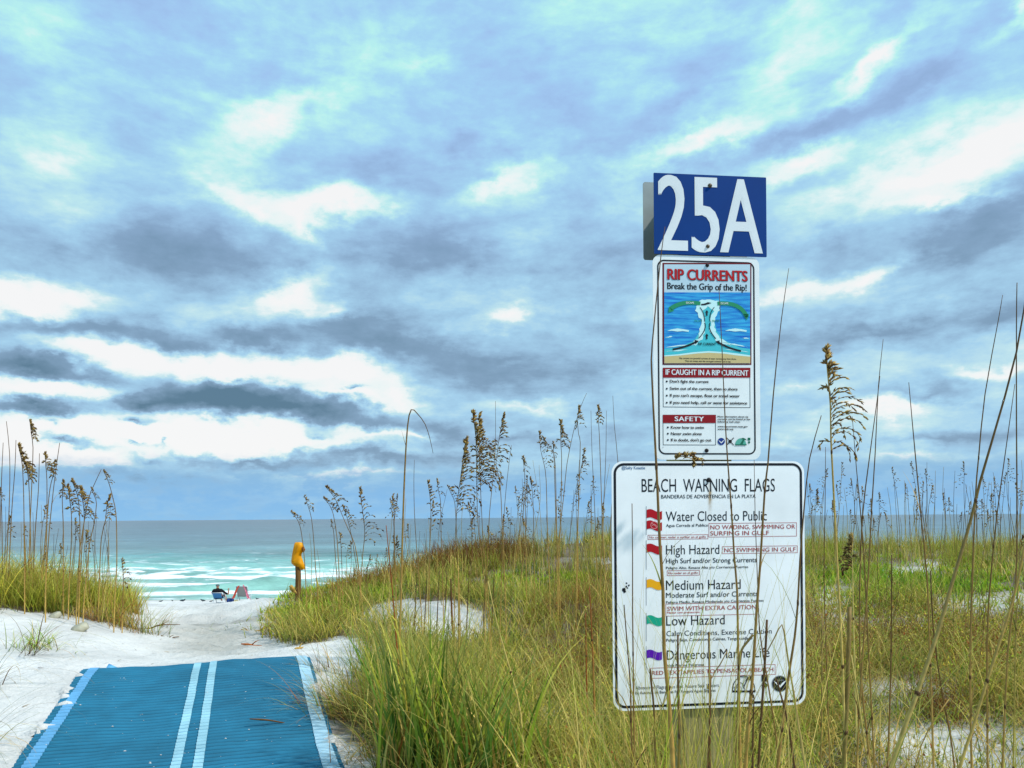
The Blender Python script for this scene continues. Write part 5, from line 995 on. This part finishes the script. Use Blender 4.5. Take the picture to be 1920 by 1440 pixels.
# left dune group
LH = [([(56,790),(59,815),(62,840),(60,900),(56,1000),(54,1100)],'darkest and highest sea oat on the dune at the left',.28,(20,4)),
 ([(34,835),(40,860),(43,890),(45,960),(46,1100)],'dark double head left of the highest one, front stem',.32,(24,4)),
 ([(44,862),(50,880),(54,905),(56,960),(60,1100)],'dark double head left of the highest one, rear stem',.3,(24,4)),
 ([(84,850),(86,875),(88,900),(88,960),(86,1080)],'dark head midway along the left dune',.3,(18,4)),
 ([(103,865),(100,890),(96,905),(92,930),(86,1000),(78,1090)],'head tipped backward beside the midway one',.25,(16,4)),
 ([(118,902),(117,925),(117,945),(119,1000),(118,1090)],'first tan head of the row of four drooping ones',.3,(20,4)),
 ([(127,912),(131,940),(134,965),(134,1010),(130,1090)],'second tan head of the row of four drooping ones',.36,(20,4)),
 ([(134,900),(143,922),(148,945),(150,1000),(148,1090)],'third tan head of the row of four drooping ones',.3,(18,4)),
 ([(150,915),(156,945),(158,975),(154,1020),(150,1090)],'last tan head of the row of four drooping ones',.38,(22,4)),
 ([(194,883),(202,900),(207,915),(212,935),(218,970),(219,1060),(216,1110)],'sea oat hooked over at the path end of the left dune',.26,(14,3)),
 ([(171,915),(177,930),(181,945),(176,985),(168,1020),(160,1100)],'thin head leaning toward the mat on the left dune',.24,(12,3)),
 ([(206,930),(200,950),(198,975),(190,1010),(186,1100)],'pale low head by the hooked sea oat',.36,(16,3)),
 ([(0,916),(2,935),(3,950),(4,1000),(5,1100)],'part of a head cut by the left edge',.2,(12,3)),
 ([(12,790),(18,850),(18,930),(14,1020),(10,1120)],'tall bare stem at the left edge',None,None),
 ([(112,830),(107,865),(100,920),(92,1000),(86,1090)],'tall bare leaf among the left dune heads',None,None),
 ([(30,825),(28,880),(22,960),(16,1090)],'thin bare stem near the left edge',None,None),
 ([(190,880),(176,910),(165,940),(150,1030),(146,1090)],'bare leaf arching behind the hooked sea oat',None,None),
 ([(228,1050),(231,1075),(231,1100),(230,1130)],'dark dead spike at the foot of the left dune',.45,(8,3)),
 ([(6,830),(3,900),(0,1000),(-4,1100)],'fine stem just inside the left edge',None,None),
 ([(74,850),(72,920),(66,1000),(62,1100)],'fine bare stem between the highest and midway heads',None,None),
 ([(46,985),(46,1000),(47,1020),(48,1100)],'pale small head low in the left dune grass',.22,(10,3))]
for (pp_, lb_, hd, hb) in LH:
    stalk(pp_, 8.8+random.uniform(-.6, .8), 1.0, 2.2, lb_, head=hd, hb=hb or (14, 4), side=.1, size=.024, leaves=1 if STALKS % 3 == 0 else 0)
# many thin far stems along the ridges: individuals that nothing tells apart share a label
def ridge_stems(n, x0, x1, ytop, lab_b, lab_h, grp, d0, d1, ph=.35, seed=0):
    rr = random.Random(seed)
    for i in range(n):
        x = rr.uniform(x0, x1); d = rr.uniform(d0, d1); g = float(ground_z((x-CX)/FPX*d, d)); yb = float(proj((x-CX)/FPX*d, d, g)[1])
        yt = ytop[0]+(ytop[1]-ytop[0])*rr.random()**.75; ln = rr.uniform(-.12, .12)*(yb-yt); bw_ = rr.uniform(-.05, .05)*(yb-yt)
        pth = [(x+ln, yt), (x+ln*.75+bw_, yt+(yb-yt)*.33), (x+ln*.35+bw_*.6, yt+(yb-yt)*.66), (x, yb)]
        hd = rr.random() < ph; fh = (yt-ytop[0])/(ytop[1]-ytop[0]); lw = ('tall' if fh < .3 else 'middling' if fh < .65 else 'short')+(' upright ' if abs(ln) < .04*(yb-yt) else ' left-leaning ' if ln < 0 else ' right-leaning ')
        stalk(pth, d, .55, 1.15, lw+(lab_h if hd else lab_b), head=rr.uniform(.14, .26) if hd else None, hb=(11, 2), group=grp, node=False, size=.024, colr=rr.choice([('brown', 'tan'), ('dry', 'straw'), ('brown', 'dry')]))
ridge_stems(96, 1515, 1925, (860, 975), 'thin distant bare stem on the ridge right of the signs', 'far sea oat with small head on the ridge right of the signs', 'stems along the ridge right of the signs', 11.5, 15.5, .42, 3)
ridge_stems(38, 955, 1150, (850, 985), 'thin bare stem on the ridge left of the signs', 'far sea oat with small head on the ridge left of the signs', 'stems along the ridge left of the signs', 11, 15, .35, 4)
ridge_stems(26, 700, 960, (905, 1010), 'thin bare stem above the brown shrub', 'thin far sea oat above the brown shrub', 'stems above the brown shrub', 8.5, 12.5, .3, 5)
ridge_stems(24, 560, 740, (990, 1080), 'fine bare stem standing before the surf', 'fine small sea oat standing before the surf', 'fine stems before the surf', 10, 12.5, .2, 6)
ridge_stems(40, -20, 235, (930, 1040), 'fine bare stem on the left dune', 'fine pale sea oat on the left dune', 'fine stems on the left dune', 8.6, 11, .3, 7)
ridge_stems(26, 1515, 1925, (1000, 1120), 'dull bare stem on the dune slope right of the signs', 'dull sea oat on the dune slope right of the signs', 'stems on the slope right of the signs', 5.5, 9, .12, 8)
print('stalks', STALKS)

# ------------------------------------------------------------------ post with the yellow wrap
d = 12.9; b = P(559, 1118, d); b[2] = float(ground_z(b[0], b[1]))
po2 = empty('short_wooden_post', b, label='short round weathered post with a yellow wrap on its top', cat='post')
mb = MB(); zt = P(559, 1052, d)[2]-b[2]; mb.tube([(0, 0, -.3), (.0, 0, .1), (.005, 0, zt*.6), (.0, 0, zt), (.0, 0, zt+.02)], [.052, .05, .048, .046, .03], 12, PALETTE['brown']*1.1); mb.build('shaft', mat('old_round_wood', attr=True, rough=.9, noise_amt=.45, nscale=30, bump=.7, stretch=(4, 4, .6)), po2, smooth=True)
YEL = mat('yellow_plastic_wrap', lin(250, 172, 6), .45, noise_amt=.12, nscale=12, trans=.25)
rows = [(1016.5,555,562),(1018,552.5,567),(1023,551,569.5),(1029,550,570.5),(1034,549,568),(1039,548,565.5),(1045,547,565.5),(1050,546,567),(1055,546.5,569),(1060,551,571),(1065,559,571.5),(1068,565,570)]
o3 = P(559, 1040, d); n = 20; v = []
for j, (py, xl, xr) in enumerate(rows):
    c = P((xl+xr)/2, py, d)-o3; rx = (xr-xl)/2*d/FPX
    for i in range(n):
        a = i*2*math.pi/n; w_ = 1+.20*math.sin(a*5+j*.8)+.06*math.sin(a*9-j); v.append(c+np.array([rx*math.cos(a)*w_ if abs(math.cos(a)) < .8 else rx*math.cos(a), max(rx*.75, .05 if 0 < j < 9 else .02)*math.sin(a)*w_, (.012*math.sin(a*3+j) if j > 6 else 0)]))
k = len(rows); q = [(jj*n+i, (jj+1)*n+i, (jj+1)*n+(i+1) % n, jj*n+(i+1) % n) for jj in range(k-1) for i in range(n)]
wr = empty('yellow_wrap', o3, label='bright yellow cloth or plastic wrap pulled over the top of the short post', cat='wrap')
mb = MB(); mb.add(v, q, [(0, i, i+1) for i in range(1, n-1)]); mb.build('sheet', YEL, wr, smooth=True)
mb = MB(); mb.tube([P(568, 1026, d-.03)-o3, P(569.5, 1031, d-.05)-o3, P(568.5, 1035, d-.04)-o3], [.022, .028, .012], 8, PALETTE['rust']*.6); mb.build('knot', mat('dark_knot', attr=True), wr, smooth=True)
wd = mat('driftwood', attr=True, rough=.9, noise_amt=.4, nscale=25, bump=.6)
def driftwood(pts, d, rad, label, colr='dry', br=None):
    q = [P(x, y, d+k_*.04) for k_, (x, y) in enumerate(pts)]
    for i_ in range(len(q)): q[i_][2] = max(q[i_][2], float(ground_z(q[i_][0], q[i_][1]))+rad*.5)
    mb = MB(); pth = smooth_path(q, 12); o3 = q[0]; r_ = rad*np.interp(np.linspace(0, 1, len(pth)), [0, .3, 1], [.5, 1, .3]); mb.tube(pth-o3, r_, 6, PALETTE[colr]*.8)
    for (i0, dx, dz) in br or []: a = pth[int(i0*(len(pth)-1))]-o3; mb.tube([a, a+[dx*.5, .02, dz*.7], a+[dx, .03, dz]], [rad*.6, rad*.45, rad*.15], 5, PALETTE[colr]*.7)
    o = mb.build('driftwood_stick', wd, smooth=True); o.location = o3; tag(o, label=label, cat='driftwood'); return o
driftwood([(546,1098),(549,1106),(556,1113)], 12.6, .045, 'pale knotty wood lump leaning against the short post', 'tan', [(.3, -.06, .03)])
driftwood([(452,1222),(468,1220),(478,1216),(491,1213)], depth_at(470, 1219), .013, 'reddish twig lying on the path just beyond the mat', 'rust', [(.5, .08, .05), (.7, .05, -.01)])
driftwood([(302,1204),(318,1198),(326,1195),(336,1198)], depth_at(318, 1200), .01, 'grey twig at the left side of the path', 'brown', [(.4, .06, .04)])
driftwood([(272,1188),(282,1178),(300,1172),(338,1171)], depth_at(290, 1186), .010, 'long thin twig reaching from the left dune over the path', 'brown', [(.5, .08, .03)])
driftwood([(452,1186),(466,1188),(476,1186),(500,1176),(515,1162)], depth_at(470, 1189), .014, 'long forked branch along the right side of the path', 'dry', [(.2, -.1, .05), (.55, .1, .06)])
driftwood([(553,1218),(562,1220),(569,1213)], depth_at(560, 1220), .014, 'small brown root by the far right corner of the mat', 'tan', [(.5, .03, .05)])
driftwood([(468,1348),(500,1350),(530,1355),(558,1361)], 5.25, .007, 'thin grey stick lying on the mat under the overhanging grass', 'brown')
mb = MB(); n = 1500; lx = rng.uniform(-6.5, 0, n); ly = rng.uniform(4.6, 16, n); dl, lpx, lpy = veg_density(lx, ly); kp = (dl < .5) & (in_mat(lx, ly) == 0) & ((lpx > 250) | (rng.random(n) < .35)); lx, ly = lx[kp], ly[kp]; n = len(lx)
blades(mb, np.stack([lx, ly, ground_z(lx, ly)+.006], 1), rng.random(n)*6.28, 1.35+.25*rng.random(n), .015+.07*rng.random(n)**2.5, .004+.008*rng.random(n), rng.random(n)*.3, pick(n, ['brown', 'dry', 'tan', 'wine'], [4, 3, 2, 1])*.8, 3)
tag(mb.build('beach_litter', GRASS), label='scattered bits of dead stem and shell on the trodden sand', kind='stuff')
# stones
def stone(px, py, d, sx, sy, sz, seed, label):
    p = P(px, py, d); p[2] = float(ground_z(p[0], p[1])); bm = bmesh.new(); bmesh.ops.create_icosphere(bm, subdivisions=3, radius=1); rr = np.random.default_rng(seed); of = rr.uniform(0, 50)
    for v in bm.verts:
        c = v.co.copy(); k_ = 1+.35*(float(fbm(c.x*1.3+of, c.y*1.3+c.z*1.1, 3, seed))-.5); v.co = Vector((max(-.85, min(.85, c.x*k_))*sx, c.y*k_*sy, max(-.6, min(.75, c.z*k_))*sz))
    me = bpy.data.meshes.new('stone'); bm.to_mesh(me); bm.free(); me.materials.append(STONE); me.polygons.foreach_set('use_smooth', [True]*len(me.polygons)); o = link('stone', me); o.location = p+np.array([0, 0, sz*.35]); o.rotation_euler = (.2, -.45, .4); tag(o, label=label, cat='stone')
STONE = mat('pale_concrete_lump', lin(166, 162, 142), .9, noise_amt=.35, nscale=9, bump=.8, bscale=25)
stone(150, 1188, depth_at(150, 1188), .095, .075, .06, 3, 'pale grey concrete lump resting on the sand slope')
stone(104, 1160, depth_at(104, 1160), .075, .06, .045, 8, 'half buried pale stone higher up the slope under the grass')


# ------------------------------------------------------------------ beach people and their things
DB = 42.0; K = DB/FPX
def beach_pt(px): p = P(px, 1130, DB); p[2] = float(ground_z(p[0], p[1])); return p
ALU = mat('white_metal_tube', lin(214, 220, 224), .35, metal=.3); BLUEF = mat('blue_chair_fabric', lin(60, 120, 170), .8, noise_amt=.15)
def beach_chair(px, label, W, seat_z, back_top, fab, hi=False):
    o = beach_pt(px); e = empty('beach_chair', o, label=label, cat='beach chair'); h = W/2
    mb = MB()
    for s in (-1, 1):
        mb.tube([(s*h, -.25, 0), (s*h, -.05, seat_z*.9), (s*h, .25, seat_z+.05)], .014, 6); mb.tube([(s*h, .35, 0), (s*h, .1, seat_z), (s*h, -.18, seat_z+.3), (s*h, -.32, back_top)], .014, 6)
        mb.tube([(s*h*1.08, -.2, seat_z+.24), (s*h*1.08, .28, seat_z+.24)], .02, 6); mb.tube([(s*h, .28, 0), (s*h, .28, seat_z+.24)], .012, 6)
    mb.tube([(-h, -.25, .012), (h, -.25, .012)], .012, 6); mb.tube([(-h, .35, .012), (h, .35, .012)], .012, 6); mb.tube([(-h, -.32, back_top), (h, -.32, back_top)], .014, 6)
    mb.build('frame', ALU, e, smooth=True)
    def sling(p0, p1, sag, name, m):
        ny_, nx_ = 6, 6; v = []
        for j in range(ny_):
            for i in range(nx_): f = j/(ny_-1); g = i/(nx_-1); v.append((-h*.94+2*h*.94*g, p0[0]+(p1[0]-p0[0])*f, p0[1]+(p1[1]-p0[1])*f-sag*math.sin(f*math.pi)*math.sin(g*math.pi)))
        mb = MB(); q = [(j*nx_+i, j*nx_+i+1, (j+1)*nx_+i+1, (j+1)*nx_+i) for j in range(ny_-1) for i in range(nx_-1)]; v = np.array(v); mb.add(v, q); mb.add(v-[0, .008, .008], [t_[::-1] for t_ in q]); mb.build(name, m, e, smooth=True)
    sling((-.16, seat_z+.02), (.32, seat_z+.07), .05, 'seat', fab); sling((-.12, seat_z+.03), (-.31, back_top-.02), -.0, 'backrest', fab)
    return e, o
ch, oc = beach_chair(410.5, 'low blue fabric beach chair with white frame under the seated person', .50, .26, .60, BLUEF)
# seated person, one continuous skinned body
def skinned(name, joints, bones, m, parent, sub=2, root=0):
    me = bpy.data.meshes.new(name); me.from_pydata([j[:3] for j in joints], bones, []); o = link(name, me)
    md = o.modifiers.new('skin', 'SKIN'); sv_ = me.skin_vertices[0].data
    for i, j in enumerate(joints): r_ = j[3]; sv_[i].radius = (r_, r_) if not isinstance(r_, tuple) else r_
    sv_[root].use_root = True; o.modifiers.new('sub', 'SUBSURF').levels = sub; o.modifiers['sub'].render_levels = sub
    dg = bpy.context.evaluated_depsgraph_get(); dg.update(); m2 = bpy.data.meshes.new_from_object(o.evaluated_get(dg)); bpy.data.objects.remove(o); bpy.data.meshes.remove(me)
    m2.name = name; m2.materials.clear(); m2.materials.append(m); m2.polygons.foreach_set('use_smooth', [True]*len(m2.polygons)); return link(name, m2, parent)
SKIN = mat('skin', lin(176, 122, 92), .55); BLACK = mat('black_cotton', lin(18, 18, 22), .9); CAPM = mat('grey_cap', lin(92, 96, 98), .85); SHORT = mat('dark_shorts', lin(44, 52, 70), .9)
pe = empty('person', oc, label='person in a black shirt and grey cap seated facing the sea, right hand raised', cat='person')
J = [(0,-.02,.36,.14),(0,-.10,.52,.15),(0,-.16,.68,.165),(0,-.17,.79,.07),(0,-.17,.86,.055),(0,-.16,.93,.085),(0,-.15,.99,.075),
     (-.19,-.15,.73,.065),(-.31,-.1,.56,.05),(-.30,.12,.53,.038),(-.29,.2,.53,.03),
     (.19,-.15,.73,.065),(.36,-.1,.58,.05),(.52,-.02,.48,.042),(.53,.0,.64,.034),(.535,.0,.73,.035),
     (-.10,.1,.36,.085),(-.13,.48,.46,.065),(-.13,.72,.12,.045),(-.13,.84,.05,.035),(.10,.1,.36,.085),(.13,.48,.46,.065),(.13,.72,.12,.045),(.13,.84,.05,.035)]
Bn = [(0,1),(1,2),(2,3),(3,4),(4,5),(5,6),(2,7),(7,8),(8,9),(9,10),(2,11),(11,12),(12,13),(13,14),(14,15),(0,16),(16,17),(17,18),(18,19),(0,20),(20,21),(21,22),(22,23)]
skinned('body', J, Bn, SKIN, pe)
# fingers and thumb of the raised hand
mb = MB()
for i, (dx, L_) in enumerate(((-.03, .07), (-.01, .08), (.01, .078), (.03, .06))): mb.tube([(.535+dx*.6, 0, .74), (.535+dx, .005, .74+L_*.6), (.535+dx*1.1, .02, .74+L_)], [.011, .010, .007], 5)
mb.tube([(.515, 0, .70), (.485, .01, .74), (.48, .02, .765)], [.012, .011, .008], 5); mb.build('fingers', SKIN, pe, smooth=True)
skinned('shirt', [(0,-.03,.40,.165),(0,-.10,.53,.178),(0,-.16,.69,.185),(0,-.165,.765,.085),(-.20,-.15,.73,.085),(-.32,-.10,.57,.068),(-.33,0,.54,.056),(.20,-.15,.73,.085),(.37,-.10,.58,.066),(.50,-.03,.49,.056)], [(0,1),(1,2),(2,3),(2,4),(4,5),(5,6),(2,7),(7,8),(8,9)], BLACK, pe)
skinned('shorts', [(0,-.02,.35,.16),(-.10,.12,.37,.10),(-.13,.4,.45,.082),(.10,.12,.37,.10),(.13,.4,.45,.082)], [(0,1),(1,2),(0,3),(3,4)], SHORT, pe)
mb = MB(); n = 16; v = []; ht = [(0, .095), (.03, .1), (.06, .09), (.085, .06), (.095, .01)]
for hz2, r_ in ht: v += [(r_*math.cos(i*2*math.pi/n), -.155+r_*1.12*math.sin(i*2*math.pi/n), .955+hz2) for i in range(n)]
mb.add(v, [(j*n+i, j*n+(i+1) % n, (j+1)*n+(i+1) % n, (j+1)*n+i) for j in range(4) for i in range(n)])
mb.add([(-.07,-.06,.965),(.07,-.06,.965),(.05,.05,.95),(-.05,.05,.95),(-.07,-.06,.957),(.07,-.06,.957),(.05,.05,.942),(-.05,.05,.942)], [(0,1,2,3),(7,6,5,4),(0,3,7,4),(1,5,6,2),(2,6,7,3)]); mb.build('cap', CAPM, pe, smooth=True)
GREYF = mat('grey_chair_fabric', lin(150, 152, 148), .8)
c2, o2 = beach_chair(457, 'tall beach chair with grey back and red and pink towels over it', .62, .36, .95, GREYF)
def towel(x, w, z0, z1, m, label, seed, nm='towel'):
    rr = random.Random(seed); mb = MB(); nx_, ny_ = 9, 10; v = []
    for s in (0, 1):
        for j in range(ny_):
            for i in range(nx_):
                g = i/(nx_-1); f = j/(ny_-1); v.append((x[0]+(x[1]-x[0])*f+(g-.5)*w*(.55+.6*f)+.012*math.sin(f*7+seed), -.36-.03*f-.02*math.sin(g*9+f*2+seed)-(.0 if s == 0 else -.012), z1+(z0-z1)*f+.02*math.sin(g*6+seed)))
    q = [(j*nx_+i, j*nx_+i+1, (j+1)*nx_+i+1, (j+1)*nx_+i) for j in range(ny_-1) for i in range(nx_-1)]; mb.add(v, q+[tuple(t_+nx_*ny_ for t_ in q_[::-1]) for q_ in q])
    o = mb.build(nm, m, smooth=True); o.location = o2; tag(o, label=label, cat='towel')
towel((-.14, -.44), .13, .30, .98, mat('red_towel_cloth', lin(196, 84, 64), .9, noise_amt=.5, nscale=14), 'red and orange towel hanging on the side of the grey chair nearer the person', 2)
towel((.12, .42), .13, .28, 1.02, mat('pink_towel_cloth', lin(226, 130, 150), .9, noise_amt=.4, nscale=14), 'pink and white towel hanging on the far side of the grey chair', 5)
def bag(px, w, h_, dpt, m, label, hm):
    o = beach_pt(px); e = empty('beach_bag', o+np.array([0, -.15, 0]), label=label, cat='bag'); bm = bmesh.new(); bmesh.ops.create_cube(bm, size=1); bmesh.ops.subdivide_edges(bm, edges=bm.edges, cuts=3, use_grid_fill=True)
    for v in bm.verts:
        f = v.co.z+.5; k_ = 1-.18*f; bl = 1+.12*math.sin(f*math.pi); v.co = Vector((v.co.x*w*k_*bl, v.co.y*dpt*k_*bl, f*h_+.015*math.sin(v.co.x*11)))
    me = bpy.data.meshes.new('sack'); bm.to_mesh(me); bm.free(); me.materials.append(m); me.polygons.foreach_set('use_smooth', [True]*len(me.polygons)); link('sack', me, e)
    for s in (-1, 1): mb = MB(); mb.tube([(-w*.25, s*dpt*.3, h_*.95), (-w*.15, s*dpt*.3, h_*1.25), (w*.15, s*dpt*.3, h_*1.25), (w*.25, s*dpt*.3, h_*.95)], .01, 5); mb.build('handle', hm, e, smooth=True)
NAVYC = mat('navy_canvas', lin(34, 62, 120), .85, noise_amt=.5, nscale=9)
bag(434, .34, .28, .22, NAVYC, 'navy and blue beach bag on the sand between the two chairs', ALU)
bag(445, .24, .15, .2, mat('straw_canvas', lin(206, 186, 96), .9), 'small yellow bag on the sand under the red towel', mat('straw_handle', lin(180, 160, 80), .9))
# shorebirds resting along the waterline
BIRD = mat('dark_bird_plumage', lin(52, 60, 66), .85, noise_amt=.3, nscale=20)
def bird(px, d, yaw, s, label):
    p = P(px, 1122, d); p[2] = float(ground_z(p[0], p[1])); e = empty('shorebird', p, label=label, cat='bird', group=None); e.rotation_euler = (0, 0, yaw)
    b_ = skinned('body', [(0,0,.10*s,.055*s),(-.09*s,0,.10*s,.05*s),(-.2*s,0,.085*s,.015*s),(.08*s,0,.12*s,.04*s),(.12*s,0,.17*s,.03*s),(.145*s,0,.185*s,.028*s)], [(0,1),(1,2),(0,3),(3,4),(4,5)], BIRD, e, 1)
    mb = MB(); mb.tube([(.17*s,0,.185*s),(.21*s,0,.175*s)], [.009*s,.003*s], 5); mb.build('beak', mat('beak', (.1, .08, .05)), e)
    for s2 in (-1, 1): mb = MB(); mb.tube([(0,s2*.02*s,.07*s),(.005*s,s2*.02*s,0)], .005*s, 4); mb.build('leg', DARKB, e)
for i, (px, d_, yw, s_, lb) in enumerate([(302,44,.4,1.3,'dark shorebird nearest the left dune, standing alone on the waterline'),(323,45,2.6,1.0,'tiny dark shorebird second from the left dune'),(343,44,.2,1.9,'plump dark shorebird midway between the left dune and the seated person'),
    (380,44,3.0,1.8,'dark shorebird closest to the seated person'),(396,43.5,.3,1.2,'dark shorebird half hidden by the seated person'),(484,45,3.3,2.0,'large dark shorebird just right of the grey chair'),(503,45.5,.1,1.7,'dark shorebird between the grey chair and the short post, at the wave edge'),
    (517,46,2.9,1.3,'dark shorebird nearest the short post')]): bird(px, d_, yw, s_*.5, lb)
